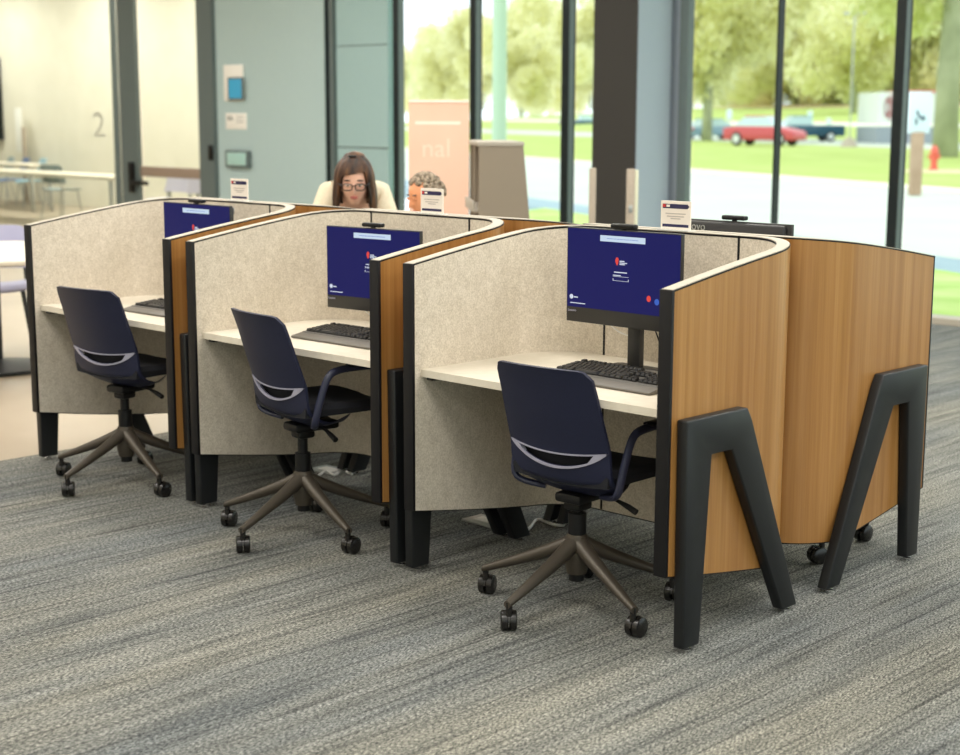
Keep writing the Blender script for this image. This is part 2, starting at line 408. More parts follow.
# big frosted 2 on the glass
def text_mesh(txt, size, m, name, loc, rot=(PI/2, 0, 0), parent=None, ext=.001, align='CENTER'):
    c = bpy.data.curves.new(name, 'FONT'); c.body = txt; c.size = size; c.extrude = ext; c.align_x = align
    o = bpy.data.objects.new(name, c); COL.objects.link(o)
    dg = bpy.context.evaluated_depsgraph_get(); me = bpy.data.meshes.new_from_object(o.evaluated_get(dg))
    bpy.data.objects.remove(o); bpy.data.curves.remove(c)
    me.materials.clear(); me.materials.append(M[m]); o = bpy.data.objects.new(name, me); COL.objects.link(o)
    o.location = loc; o.rotation_euler = rot
    if parent: o.parent = parent
    return o
pz = atY(98, 137, YW)
text_mesh('2', .48, 'digit', 'room_number', (pz.x, YW+.018, pz.z), parent=gw).scale = (1.5, 1, 1)

# window wall, right of the teal panel
for a, b, mm in ((393, 404.5, ['frame', 'frame_dark']), (469.5, 481.5, ['frame', 'frame_dark', 'frame_dark']), (561, 574.5, ['frame', 'frame_dark', 'frame_dark']),
                 (678, 692.5, ['frame']), (774.5, 781, ['frame_dark']), (892.5, 908, ['frame', 'frame_dark', 'frame_dark'])):
    mullion(a, b, mm)
for i, (a, b) in enumerate(((388, 393), (404.5, 469.5), (481.5, 561), (574.5, 640), (692.5, 774.5), (781, 892.5))):
    bm = B(); box(bm, XW(a), XW(b), YW+.04, YW+.05, .05, 4.2); struct(finish(bm, 'window_%d' % (i+2), 'glass', smooth=False))
x = XW(908); k = 8
while x < 8.9:
    x2 = min(x+1.2, 8.95)
    bm = B(); box(bm, x, x2, YW+.04, YW+.05, .05, 4.2); struct(finish(bm, 'window_%d' % k, 'glass', smooth=False)); k += 1
    if x2 < 8.9:
        bm = B(); box(bm, x2, x2+.1, YW-.14, YW+.1, 0, 4.2, .004); struct(finish(bm, 'trim_%d' % (k+20), 'frame_dark', smooth=False))
    x = x2+.1
bm = B(); box(bm, XW(388), 9, YW-.1, YW+.12, -.012, .05); struct(finish(bm, 'baseboard_window', 'cap', smooth=False))
bm = B(); box(bm, XW(640), XW(680), YW+.02, YW+.12, 0, 4.2); struct(finish(bm, 'wall_pier', 'column_side', smooth=False))

# square column, charcoal front sheet on a blue-grey shaft
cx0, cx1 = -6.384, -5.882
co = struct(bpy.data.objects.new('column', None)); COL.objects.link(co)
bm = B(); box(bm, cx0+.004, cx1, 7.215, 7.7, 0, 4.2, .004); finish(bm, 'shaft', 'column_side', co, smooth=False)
bm = B(); box(bm, cx0, cx1-.004, 7.2, 7.215, 0, 4.2); finish(bm, 'front_sheet', 'column', co, smooth=False)

# ------------------------------------------------------------------ wall devices
def wall_plate(name, label, cat, px0, py0, px1, py1, m, d=.03, bev=.01):
    a = atY(px0, py0, YW); b = atY(px1, py1, YW)
    t = thing(name, label, cat, ((a.x+b.x)/2, YW, (a.z+b.z)/2))
    w, h = (b.x-a.x)/2, (a.z-b.z)/2
    bm = B(); box(bm, -w, w, -d, 0, -h, h, bev); finish(bm, 'backplate', m, t)
    return t, w, h, d
t, w, h, d = wall_plate('room_sign', 'white room sign with square blue panel on blue-grey wall', 'sign', 225, 65, 245, 101, 'white')
bm = B(); box(bm, -w*.45, w*1.15, -d-.02, -d, -h*.95, h*.3, .006); bf = finish(bm, 'screen_frame', 'frame', t)
bm = B(); box(bm, -w*.3, w, -d-.022, -d-.018, -h*.85, h*.2); finish(bm, 'screen', 'teal_screen', bf)
t, w, h, d = wall_plate('wall_notice', 'white paper notice with small grey print below the room sign', 'notice', 226, 113, 247, 129.5, 'white', .008, .002)
bm = B()
for i in range(3): box(bm, w*.0, w*.8, -d-.001, -d, h*(.55-.35*i), h*(.62-.35*i))
for i in range(2):
    for j in range(2): box(bm, -w*(.8-.28*i), -w*(.6-.28*i), -d-.001, -d, h*(.1+.3*j), h*(.3+.3*j))
finish(bm, 'print_lines', 'frame', t, smooth=False)
t, w, h, d = wall_plate('wall_thermostat', 'green-grey thermostat box lowest on the blue-grey wall', 'thermostat', 228.5, 150, 252, 168, 'frame', .06, .015)
bm = B(); box(bm, -w*.8, w*.85, -d-.006, -d, -h*.75, h*.75, .004); finish(bm, 'face_panel', 'thermo', t)

# ------------------------------------------------------------------ carrels
W2, D, R, TH = .59, .80, .255, .048
PITCH, YT = 1.2974, 1.612
def s_of(y): return min(1., max(0., y)/.60)
def ztop(y): return 1.138 + .105*(1-(1-min(1., max(0., y)/D))**1.25)
def zbot(y): return .252 - .09*(1-(1-s_of(y))**1.15)
def upath(d, n_side=10, n_arc=14, y0=0.):
    """plan path of the U at inward offset d, from right front round to left front"""
    h, r = W2-d, R-d; pts = []
    for i in range(n_side): pts.append((h, y0+(D-R-y0)*i/n_side))
    for i in range(n_arc+1):
        a = PI/2*i/n_arc; pts.append((h-r+r*math.cos(a), D-R+r*math.sin(a)))
    m = [(-x, y) for x, y in pts[::-1]]
    return pts+m
def wallring(bm, d0, d1, zt, zb, y0=0., mi=0):
    A, C = upath(d0, y0=y0), upath(d1, y0=y0)
    def col(p, q):
        y = max(p[1], 0)
        return [(p[0], p[1], zb(y)), (p[0], p[1], zt(y))], [(q[0], q[1], zb(y)), (q[0], q[1], zt(y))]
    g1, g2 = [], []
    for p, q in zip(A, C):
        # heights follow the outer path so that the layers stay level
        a, b = col(p, q); g1.append(a); g2.append(b)
    sheet(bm, g1, g2, mi=mi)
def desk_outline(d, y0):
    pts = [(x, y) for x, y in upath(d, y0=y0)]
    return pts
def make_carrel(label):
    t = thing('study_carrel', label, 'carrel', group='study carrels in two back-to-back rows')
    bm = B(); wallring(bm, 0, .012, lambda y: ztop(y)-.005, zbot, .004); finish(bm, 'wood_panel', 'wood', t, ang=40)
    bm = B(); wallring(bm, .036, TH, lambda y: ztop(y)-.005, zbot, .004); finish(bm, 'felt_lining', 'felt', t, ang=40)
    bm = B(); wallring(bm, .0005, TH-.0005, ztop, lambda y: ztop(y)-.0055, 0)
    wallring(bm, .012, .036, lambda y: ztop(y)-.006, lambda y: zbot(y)+.004, .004)
    wallring(bm, .0005, TH-.0005, lambda y: zbot(y), lambda y: zbot(y)-.004, 0)
    finish(bm, 'panel_core', 'edge', t, ang=40)
    bm = B(); wallring(bm, .003, TH-.003, lambda y: ztop(y)+.0025, ztop, -.001); finish(bm, 'top_cap', 'cap', t, ang=40)
    for s in (1, -1):
        bm = B(); box(bm, s*W2-(TH if s > 0 else 0), s*W2+(0 if s > 0 else TH), -.008, .006, zbot(0)-.004, ztop(0)+.001, .0015)
        finish(bm, 'edge_strip', 'edge', t)
        bm = B(); box(bm, s*.297-.004, s*.297+.004, D-TH-.0025, D-TH+.002, zbot(D)+.002, ztop(D)+.001)
        finish(bm, 'seam_strip', 'edge', t, smooth=False)
    bm = B()
    prism(bm, desk_outline(TH+.0005, .034), .736, .762, 'z')
    finish(bm, 'desktop', 'laminate', t, ang=30)
    bm = B()
    for s in (1, -1):
        prism(bm, [(.06, .735), (.52, .735), (.52, .715), (.3, .70), (.06, .722)], s*(W2-TH-.002), s*(W2-TH-.03), 'x', 0)
    box(bm, -W2+TH+.03, W2-TH-.03, .30, .34, .70, .735)
    finish(bm, 'desk_bracket', 'black', t)
    # the A-shaped leg frames outside each wing
    pts = [(y+.028, z) for y, z in [(.008, .016), (.092, .016), (.132, .618), (.240, .618), (.560, .016), (.648, .016), (.345, .70), (.318, .742), (.0, .742)]]
    for s in (1, -1):
        bm = B(); prism(bm, pts, s*(W2+.001), s*(W2+.043), 'x', .006)
        lg = finish(bm, 'leg_frame', 'leg', t, ang=50)
        for y in (.078, .632):
            g = B(); lathe(g, [(0, .0), (.016, .0), (.016, .008), (.009, .010), (.009, .026)], 14, T(s*(W2+.022), y, 0)); finish(g, 'glide', 'chrome', lg)
    return t
def cxp(k): return -W2 - PITCH*k            # k = 0 right, 1 middle, 2 left
car = make_carrel('front row carrel nearest the viewer, its wood wing on an A-shaped black leg')
car.location = (cxp(0)+.011, 0, 0)
dup(car, (cxp(1), 0, 0), 0, 'middle carrel of the three open-fronted felt-lined carrels in the front row')
dup(car, (cxp(2), 0, 0), 0, 'front row carrel at the far left end, its outer felt wing beside the pale floor')
dup(car, (cxp(0), YT, 0), PI, 'back row carrel at the right end, wooden outside and slanting black leg facing us')
dup(car, (cxp(1), YT, 0), PI, 'back row carrel behind the middle front carrel, only a strip of wood showing')
dup(car, (cxp(2), YT, 0), PI, 'back row carrel in front of the two people, strip of wood below the woman')

for o in [o for o in COL.objects if o.name.startswith('study_carrel') and o.location.y > 1]:
    for c in o.children:
        if c.name.startswith('leg_frame'): c.location.y = .055
# ------------------------------------------------------------------ office chairs
def lerp(a, b, t): return a+(b-a)*t
PROF = [(-.246, .864), (-.228, .828), (-.206, .768), (-.184, .700), (-.163, .64), (-.143, .58), (-.130, .52), (-.116, .47), (-.09, .44), (.0, .43)]
def prof_y(z):
    for (y1, z1), (y2, z2) in zip(PROF, PROF[1:]):
        if z1 >= z >= z2: return lerp(y1, y2, (z1-z)/max(1e-6, z1-z2))
    return PROF[0][0] if z > PROF[0][1] else -.03
HW = .207
def pt_back(u, z, off=0.):
    hw = HW - .012*max(0, (z-.6)/.25)
    return Vector((u*hw, prof_y(z)+.038*u*u + off, z))
def zU(u): return .583 - .018*(1-u*u)
def zL(u): return .583 - .018*(1-u*u) - .050*max(0., 1-(u/.95)**2)**.8
def make_chair(label):
    t = thing('office_chair', label, 'chair', group='swivel chairs at the carrels')
    US = [-1+2*i/20 for i in range(21)]
    # upper back
    g1, g2 = [], []
    NR = 12
    for i in range(NR+1):
        r1, r2 = [], []
        for u in US:
            cut = .030*max(0, (abs(u)-.84)/.16)**2.2
            z = lerp(zU(u), .862-cut - .004*u*u, i/NR)
            p = pt_back(u, z); r1.append(p); r2.append(p+Vector((0, .011, .002)))
        g1.append(r1); g2.append(r2)
    bm = B(); sheet(bm, g1, g2); finish(bm, 'backrest', 'navy', t, ang=50)
    # light edge seen along the top of the back
    # lower shell sweeping under the seat
    g1, g2 = [], []
    for i in range(17):
        r1, r2 = [], []
        for u in US:
            zl = zL(u)
            k = i/16
            if k <= .45:
                z = lerp(zl, .470, k/.45); y = prof_y(z); wz = HW
            else:
                q = (k-.45)/.55; a = q*PI/2
                y = lerp(-.116, .13, q**1.15); z = .470 - .075*math.sin(min(1, q*1.5)*PI/2); wz = HW*(1-.42*q**1.5)
            p = Vector((u*wz, y+.038*u*u*(1-k)+.01*k, z+.045*abs(u)**3*max(0, k-.3)/.7)); r1.append(p); r2.append(p+Vector((0, .010, .006)))
        g1.append(r1); g2.append(r2)
    bm = B(); sheet(bm, g1, g2); finish(bm, 'seat_shell', 'navy', t, ang=50)
    # smile-shaped slot rim
    g1, g2, g3 = [], [], []
    N2 = 36
    bm = B(); a1, a2, b1, b2 = [], [], [], []
    for i in range(N2+1):
        u = -.96+1.92*i/N2
        lo = zL(u)-.003; e = min(1, max(0, (abs(u)-.66)/.12)); inn = lerp(zL(u)+.004, zU(u)+.002, e)
        inn = min(inn, zU(u)+.002)
        pl, pi_ = pt_back(u, lo, -.004), pt_back(u, inn, -.004)
        a1.append(pl); a2.append(pi_); b1.append(pl+Vector((0, .018, 0))); b2.append(pi_+Vector((0, .018, 0)))
    sheet(bm, [a1, a2], [b1, b2])
    a1, a2, b1, b2 = [], [], [], []
    for i in range(N2+1):
        u = -.96+1.92*i/N2
        pl, pi_ = pt_back(u, zU(u)-.003, -.003), pt_back(u, zU(u)+.002, -.003)
        a1.append(pl); a2.append(pi_); b1.append(pl+Vector((0, .017, 0))); b2.append(pi_+Vector((0, .017, 0)))
    sheet(bm, [a1, a2], [b1, b2])
    finish(bm, 'slot_rim', 'rim', t, ang=40)
    bm = B(); g1, g2 = [], []
    for i in range(6):
        r1, r2 = [], []
        for j in range(13):
            u = -.8+1.6*j/12; z = lerp(.485, .615, i/5); p = pt_back(u, z, .030); r1.append(p); r2.append(p+Vector((0, .008, 0)))
        g1.append(r1); g2.append(r2)
    sheet(bm, g1, g2); finish(bm, 'slot_backing', 'seat', t, ang=60)  # dark sheet added behind the slot so the opening shows black
    # seat cushion
    bm = B(); rows = []; rows2 = []
    for i in range(15):
        k = i/14; y = lerp(-.10, .34, k); r, r2 = [], []
        wv = .222*(1-.10*(1-k)**2)*(1-max(0, (k-.82)/.18)**3*.28)
        for u in US:
            zt = .497 + .012*u*u - .030*max(0, (k-.72)/.28)**2 + .01*(1-k)**3
            zt -= .022*max(0, (abs(u)-.85)/.15)**2
            zb = .452 + .012*u*u + .004*k
            r.append((u*wv, y, zt)); r2.append((u*wv*.97, y*.985, min(zb, zt-.006)))
        rows.append(r); rows2.append(r2)
    sheet(bm, rows, rows2); finish(bm, 'seat', 'seat', t, ang=60)
    # arms
    for s in (1, -1):
        bm = B(); P = []
        ctrl = [(s*.12, -.02, .412), (s*.19, -.055, .424), (s*.222, -.074, .446), (s*.226, -.056, .52), (s*.230, -.03, .60), (s*.231, -.008, .634), (s*.231, .03, .645), (s*.231, .10, .648), (s*.230, .18, .647)]
        for a, b in zip(ctrl, ctrl[1:]):
            for j in range(3): P.append(Vector(a).lerp(Vector(b), j/3))
        P.append(Vector(ctrl[-1]))
        for _ in range(2): P = [P[0]]+[(P[i-1]+P[i]*2+P[i+1])/4 for i in range(1, len(P)-1)]+[P[-1]]
        tube(bm, P, .0125, 10, sq=(1.15, .85)); ar = finish(bm, 'armrest', 'navy_arm', t)
        bm = B(); box(bm, s*.230-.022, s*.230+.022, .07, .20, .652, .664, .007); finish(bm, 'arm_pad', 'black', ar)
    # mechanism and lever
    bm = B(); box(bm, -.055, .055, -.06, .14, .375, .41, .012); box(bm, -.036, .036, -.036, .04, .345, .38, .012); finish(bm, 'tilt_mechanism', 'black', t)
    bm = B(); tube(bm, [(.06, .02, .405), (.15, .015, .400), (.20, .01, .388), (.235, .01, .374)], [.006, .006, .010, .011], 8); finish(bm, 'lever', 'black', t)
    # gas column, star base, casters
    bm = B(); lathe(bm, [(0, .10), (.026, .10), (.026, .26), (.031, .263), (.031, .335), (.020, .338), (.020, .45), (0, .45)], 18); finish(bm, 'gas_column', 'black', t)
    bm = B(); lathe(bm, [(0, .125), (.034, .125), (.042, .16), (.042, .24), (.034, .262), (0, .264)], 20)
    for k in range(5):
        a = PI*1.5 + 2*PI*k/5; c, s_ = math.cos(a), math.sin(a)
        # tapered, slightly arched spoke
        rows = []
        for i in range(9):
            q = i/8; r = lerp(.025, .350, q); zc = lerp(.230, .094, q**.88); hw = lerp(.031, .0145, q); hh = lerp(.030, .013, q)
            ring = []
            for j in range(10):
                th = 2*PI*j/10; ox = math.cos(th)*hw; oz = math.sin(th)*hh
                ring.append((c*r - s_*ox, s_*r + c*ox, zc+oz))
            rows.append(ring)
        sheet(bm, rows, closed_u=True); bm.faces.new([bm.verts[-10+j] if False else v for j, v in enumerate(list(bm.verts)[-10:])])
    finish(bm, 'star_base', 'bronze', t, ang=45)
    for k in range(5):
        a = PI*1.5 + 2*PI*k/5; c, s_ = math.cos(a), math.sin(a); r = .340
        ca = (.9, .15, .5, .3, .55)[k] + 1.45
        o = B()
        lathe(o, [(0, .045), (.011, .045), (.011, .10), (0, .10)], 10, T(c*r, s_*r, 0))
        hx, hy = c*r + .018*math.cos(ca), s_*r + .018*math.sin(ca)
        mt = T(hx, hy, .0) @ Matrix.Rotation(ca, 4, 'Z')
        # hood
        hood = []
        for i in range(9):
            th = PI*.02 + PI*.96*i/8; hood.append((math.cos(th)*.036, .033+math.sin(th)*.036))
        hood2 = [(x*.5, .033+(z-.033)*.5) for x, z in hood[::-1]]
        prism(o, hood+hood2, -.0035, .0035, 'y', 0, mt)
        h = finish(o, 'caster', 'caster', t, ang=40)
        w = B()
        for sd in (-1, 1):
            lathe(w, [(0, -.0125), (.028, -.0125), (.033, -.009), (.0335, 0), (.033, .009), (.028, .0125), (0, .0125)], 20, mt @ T(0, sd*.0142, .0335) @ Matrix.Rotation(PI/2, 4, 'X'))
        finish(w, 'wheel', 'caster', h, ang=40)
    return t
LOW = {'gas_column', 'star_base', 'caster'}
def raise_chair(r, dz):
    for c in r.children:
        if c.name.split('.')[0] not in LOW: c.location.z += dz
def spin_base(r, a):
    for c in r.children:
        if c.name.split('.')[0] in ('star_base', 'caster'): c.rotation_euler.z = a
ch = make_chair('navy swivel chair nearest the viewer, pulled up to the nearest front carrel')
c2 = dup(ch, (-1.86, .09, 0), math.radians(-9), 'navy swivel chair with armrest at the middle front carrel')
c1 = dup(ch, (-3.11, .08, 0), math.radians(9), 'armless navy swivel chair at the far left front carrel', skip=('armrest',))
c4 = dup(ch, (-.478, 1.376, 0), math.radians(172), 'swivel chair behind the row, only its casters showing under the right end back carrel')
c5 = dup(ch, (-3.10, 1.98, 0), PI+.12, 'swivel chair hidden under the seated grey-haired man')
ch.location = (-.487, .155, 0); ch.rotation_euler.z = math.radians(3); spin_base(ch, math.radians(-2))
spin_base(c2, math.radians(17)); spin_base(c1, math.radians(0)); spin_base(c4, math.radians(-39.5))
raise_chair(c2, .05); raise_chair(c1, .045); raise_chair(c4, .03)
for c in c4.children:
    if c.name.split('.')[0] not in LOW: c.location.y -= .055
raise_chair(c4, 0); raise_chair(c5, -.02)

# ------------------------------------------------------------------ computers
def make_monitor(label):
    t = thing('desktop_monitor', label, 'monitor', group='monitors on the carrel desks')
    # local frame: screen faces -Y at y=0, panel bottom at z=0
    w, h = .2555, .340
    bm = B(); box(bm, -w, w, 0, .016, 0, h, .003); finish(bm, 'housing', 'monitor', t)
    bm = B(); box(bm, -.235, .235, .014, .040, .03, .335, .010); hb = finish(bm, 'back_cover', 'monitor_back', t)
    bm = B(); box(bm, -w+.005, w-.005, -.0012, .001, .054, h-.004); sc = finish(bm, 'screen', 'screen', t, smooth=False)
    z0, z1 = .054, h-.004; SW = 2*w-.01; SH = z1-z0
    def X(f): return -w+.005+SW*f
    def Z(f): return z1-SH*f
    def q(b, x0, x1, y0, y1): box(b, X(x0), X(x1), -.0019, -.0011, Z(y1), Z(y0))
    bm = B(); q(bm, .30, .70, .065, .140); finish(bm, 'notice_bar', 'scr_pale', sc, smooth=False)
    bm = B(); q(bm, .36, .64, .098, .106); finish(bm, 'bar_text', 'scr_blue', sc, smooth=False)
    bm = B(); prism(bm, [(X(.455)+.008*math.cos(a)*(1 if math.sin(a) > 0 else .7), Z(.375)+.014*math.sin(a)) for a in [2*PI*i/14 for i in range(14)]], -.0019, -.0011, 'y')
    finish(bm, 'logo', 'scr_red', sc, smooth=False)
    bm = B(); q(bm, .478, .52, .365, .378); q(bm, .478, .545, .387, .398); q(bm, .478, .525, .405, .416)
    q(bm, .43, .545, .505, .517); q(bm, .42, .49, .545, .555); q(bm, .42, .56, .562, .566); q(bm, .42, .56, .615, .619); q(bm, .42, .424, .59, .619); q(bm, .556, .56, .59, .619)
    prism(bm, [(X(.04)+.0085*math.cos(a), Z(.872)+.0085*math.sin(a)) for a in [2*PI*i/14 for i in range(14)]], -.0019, -.0011, 'y')
    q(bm, .062, .10, .868, .882); q(bm, .03, .17, .945, .956)
    finish(bm, 'screen_text', 'scr_white', sc, smooth=False)
    bm = B(); prism(bm, [(X(.74)+.009*math.cos(a), Z(.80)+.011*math.sin(a)) for a in [2*PI*i/14 for i in range(14)]], -.0019, -.0011, 'y'); finish(bm, 'red_mark', 'scr_red', sc, smooth=False)
    bm = B(); prism(bm, [(X(.81)+.010*math.cos(a), Z(.83)+.011*math.sin(a)) for a in [2*PI*i/14 for i in range(14)]], -.0019, -.0011, 'y'); finish(bm, 'blue_mark', 'scr_blue', sc, smooth=False)
    text_mesh('Lenovo', .013, 'rim', 'bezel_logo', (-w+.008, -.0005, .037), parent=t, align='LEFT')
    text_mesh('Lenovo', .042, 'silver', 'back_logo', (.172, .0405, .302), rot=(PI/2, 0, PI), parent=hb, align='CENTER')
    bm = B()
    for i in range(7): box(bm, -.13, .10, .0395, .0415, .205-.006*i, .208-.006*i)
    finish(bm, 'vent_slots', 'black', hb, smooth=False)
    # webcam bar on the top edge
    bm = B(); box(bm, -.052, .052, -.008, .022, h+.004, h+.021, .006); wc = finish(bm, 'webcam', 'black', t)
    bm = B(); box(bm, -.01, .01, .004, .012, h-.002, h+.006, .002); finish(bm, 'cable_clip', 'black', wc)
    return t
def make_stand(t, z_desk, dz, ry=.10):
    """neck, foot and cable for a monitor whose panel bottom is dz above the desk"""
    bm = B(); box(bm, .0, .056, .036, .062, -dz+.008, .16, .004); box(bm, -.02, .076, .038, .05, .08, .20, .004); nk = finish(bm, 'neck', 'monitor', t)
    bm = B(); prism(bm, [(-.105, -.015), (-.09, -.028), (.09, -.028), (.105, -.015), (.105, .11), (.09, .125), (-.09, .125), (-.105, .11)], -dz+.0005, -dz+.009, 'z', .002); finish(bm, 'foot', 'monitor', t)
    bm = B(); P = [Vector((.10, .05, .02)).lerp(Vector((.17, .06, -dz+.004)), i/10)+Vector((0, .02*math.sin(PI*i/10), -.03*math.sin(PI*i/10))) for i in range(11)]
    tube(bm, P, .0028, 6); finish(bm, 'black_cable', 'black', t)
    bm = B(); P = [Vector((-.09, .036, .005)).lerp(Vector((-.005, .046, -.035)), i/8)+Vector((0, 0, -.008*math.sin(PI*i/8))) for i in range(9)]
    tube(bm, P, .0025, 6); finish(bm, 'white_cable', 'white', t)
ZD = .762
mons = [(-.592, .50, .92, 0., 'monitor at the nearest front carrel, navy login screen with red logo'),
        (cxp(1)+.035, .46, .862, 6., 'monitor at the middle front carrel, navy screen set lower on its stand'),
        (cxp(2)+.07, .50, .905, 1., 'monitor at the far left front carrel, only the top of its navy screen visible'),
        (-.548, YT-.50, .925, 180., 'charcoal back of the monitor in the right end back carrel, webcam on top')]
m0 = None
for x, y, z, r, lab in mons:
    if m0 is None: t = m0 = make_monitor(lab)
    else: t = dup(m0, (0, 0, 0), 0, lab, skip=('neck', 'foot', 'black_cable', 'white_cable'))
    t.location = (x, y, z); t.rotation_euler.z = math.radians(r)
for o, (x, y, z, r, lab) in zip([o for o in COL.objects if o.name.startswith('desktop_monitor')], mons): make_stand(o, ZD, z-ZD)

def make_keyboard(label):
    t = thing('keyboard', label, 'keyboard', group='keyboards on the carrel desks')
    bm = B(); pr = [(-.105, .0), (-.105, .007), (-.062, .014), (.095, .026), (.105, .022), (.105, 0)]
    prism(bm, pr, -.235, .235, 'x', .003); finish(bm, 'body', 'kb', t, ang=40)
    bm = B(); prism(bm, [(-.060, .0145), (-.058, .0165), (.092, .0275), (.094, .026)], -.229, .229, 'x'); finish(bm, 'key_deck', 'kbdeck', t)
    def keymesh(w, d):
        b = B(); prism(b, [(-w/2, -d/2), (w/2, -d/2), (w/2, d/2), (-w/2, d/2)], 0, .001, 'z')
        lo = [(-w/2, -d/2), (w/2, -d/2), (w/2, d/2), (-w/2, d/2)]
        b.free(); b = B()
        sheet(b, [[(x, y, 0) for x, y in lo], [(x*.98, y*.98, .004) for x, y in lo], [(x*.78, y*.76+.0006, .0085) for x, y in lo]], closed_u=True)
        b.faces.new(list(b.verts)[-4:])
        return b
    U = .0188; cache = {}
    def put(x, y, w):
        k = round(w, 4)
        zz = .0165 + (y+.058)*(.011/.15)
        if k not in cache:
            o = finish(keymesh(w*U-.0022, U-.0022), 'key', 'key', t, ang=20); cache[k] = o
        else:
            o = cache[k].copy(); COL.objects.link(o)
        o.location = (x, y, zz); o.rotation_euler.x = math.atan2(.011, .15)
    x0 = -.222; n = 0
    rows = [(.080, [1]+[-.7]+[1]*4+[-.3]+[1]*4+[-.3]+[1]*4), (.050, [1]*13+[2]), (.0312, [1.5]+[1]*12+[1.5]), (.0124, [1.8]+[1]*11+[2.2]), (-.0064, [2.3]+[1]*10+[2.7]), (-.0252, [1.4, 1.2, 1.3, 6, 1.3, 1.2, 1.3, 1.3])]
    for y, ks in rows:
        x = x0
        for w in ks:
            if w < 0: x += -w*U; continue
            put(x+w*U/2, y-.012, w); x += w*U
    xn = x0+15.4*U
    for y, ks in ((.050, [0, 1, 2]), (.0312, [0, 1, 2]), (-.0064, [1]), (-.0252, [0, 1, 2])):
        for k in ks: put(xn+k*U+U/2, y-.012, 1)
    xn = x0+18.9*U
    for y in (.050, .0312, .0124, -.0064, -.0252):
        for k in range(4): put(xn+k*U+U/2, y-.012, 1)
    bm = B(); P = [Vector((-.02+.06*math.sin(q*2.2), .105+.16*q, .010-.006*q)) for q in [i/12 for i in range(13)]]
    tube(bm, P, .0022, 6); finish(bm, 'cord', 'black', t)
    return t
kb = make_keyboard('black keyboard on the nearest front desk, beside the large navy monitor')
kb.scale = (1.03, 1.2, 1.25); kb.location = (-.465, .325, ZD+.001); kb.rotation_euler.z = math.radians(-1)
dup(kb, (-1.815, .325, ZD+.001), math.radians(1), 'black keyboard on the desk of the middle front carrel')
dup(kb, (-3.03, .31, ZD+.001), math.radians(2), 'black keyboard on the far left front desk, mostly hidden by its wood wing')

# little signs standing on the tops of the backs
def make_sign(label):
    t = thing('tabletop_sign', label, 'sign', group='small signs on top of the carrels')
    bm = B(); box(bm, -.067, .067, -.002, .002, .003, .105, .001); finish(bm, 'card', 'card', t, smooth=False)
    bm = B(); prism(bm, [(-.058, .078), (.052, .078), (.060, .086), (.052, .094), (-.058, .094)], -.0028, -.002, 'y'); finish(bm, 'navy_banner', 'card_navy', t, smooth=False)
    bm = B(); box(bm, -.058, -.045, -.0034, -.0028, .082, .093); finish(bm, 'red_logo', 'card_red', t, smooth=False)
    bm = B(); box(bm, -.041, -.026, -.0034, -.0028, .083, .091); finish(bm, 'banner_text', 'card', t, smooth=False)
    bm = B()
    for z, a in ((.058, .045), (.048, .038), (.040, .022)): box(bm, -a, a, -.0028, -.002, z, z+.0035)
    finish(bm, 'text_lines', 'card_grey', t, smooth=False)
    bm = B(); box(bm, -.058, .058, -.0028, -.002, .012, .022); finish(bm, 'navy_footer', 'card_navy', t, smooth=False)
    bm = B(); box(bm, -.072, .072, -.022, .022, 0, .003); finish(bm, 'stand', 'acrylic', t)
    return t
zs = ztop(D)+.003
sg = make_sign('small white sign with navy banner on top of the nearest front carrel'); sg.location = (-.573, .776, zs)
dup(sg, (-1.832, .776, zs), 0, 'small white sign with navy banner in front of the grey-haired man')
dup(sg, (-3.148, .776, zs), 0, 'small white sign with navy banner on top of the far left carrel')

# cables and floor outlets under the row
def cable(pts, label, r=.0065):
    P = []
    for a, b in zip(pts, pts[1:]):
        for j in range(6): P.append(Vector(a).lerp(Vector(b), j/6))
    P.append(Vector(pts[-1]))
    for _ in range(3): P = [P[0]]+[(P[i-1]+P[i]*2+P[i+1])/4 for i in range(1, len(P)-1)]+[P[-1]]
    bm = B(); tube(bm, P, r, 8); return tag(finish(bm, 'power_cable', 'white'), label, 'cable')
def fl(px, py, z=.006): v = atZ(px, py, z); return (v.x, v.y, z)
for (a, b, lab) in (((474, 523), (499, 521), 'pale floor outlet plate beside the white cable under the nearest carrel'), ((322, 472), (336, 470), 'pale floor outlet plate under the middle front carrel')):
    p = atZ(*a, 0); q = atZ(*b, 0); c = (p+q)/2
    t = thing('floor_outlet', lab, 'outlet', (c.x, c.y, 0), group='floor outlets')
    bm = B(); box(bm, -.09, .09, -.06, .06, 0, .008, .003); finish(bm, 'plate', 'silver', t)
    bm = B(); box(bm, -.05, .05, -.03, .03, .008, .011, .001); finish(bm, 'lid', 'white', t)
cable([fl(490, 522), fl(497, 531), fl(506, 534), fl(515, 524), fl(520, 534), fl(530, 528), fl(537, 518), fl(556, 526), fl(574, 524)], 'looped white power cable on the carpet behind the nearest chair')
cable([fl(318, 476), fl(326, 470), fl(334, 476), fl(342, 470), fl(352, 474)], 'white power cable on the carpet behind the middle chair')

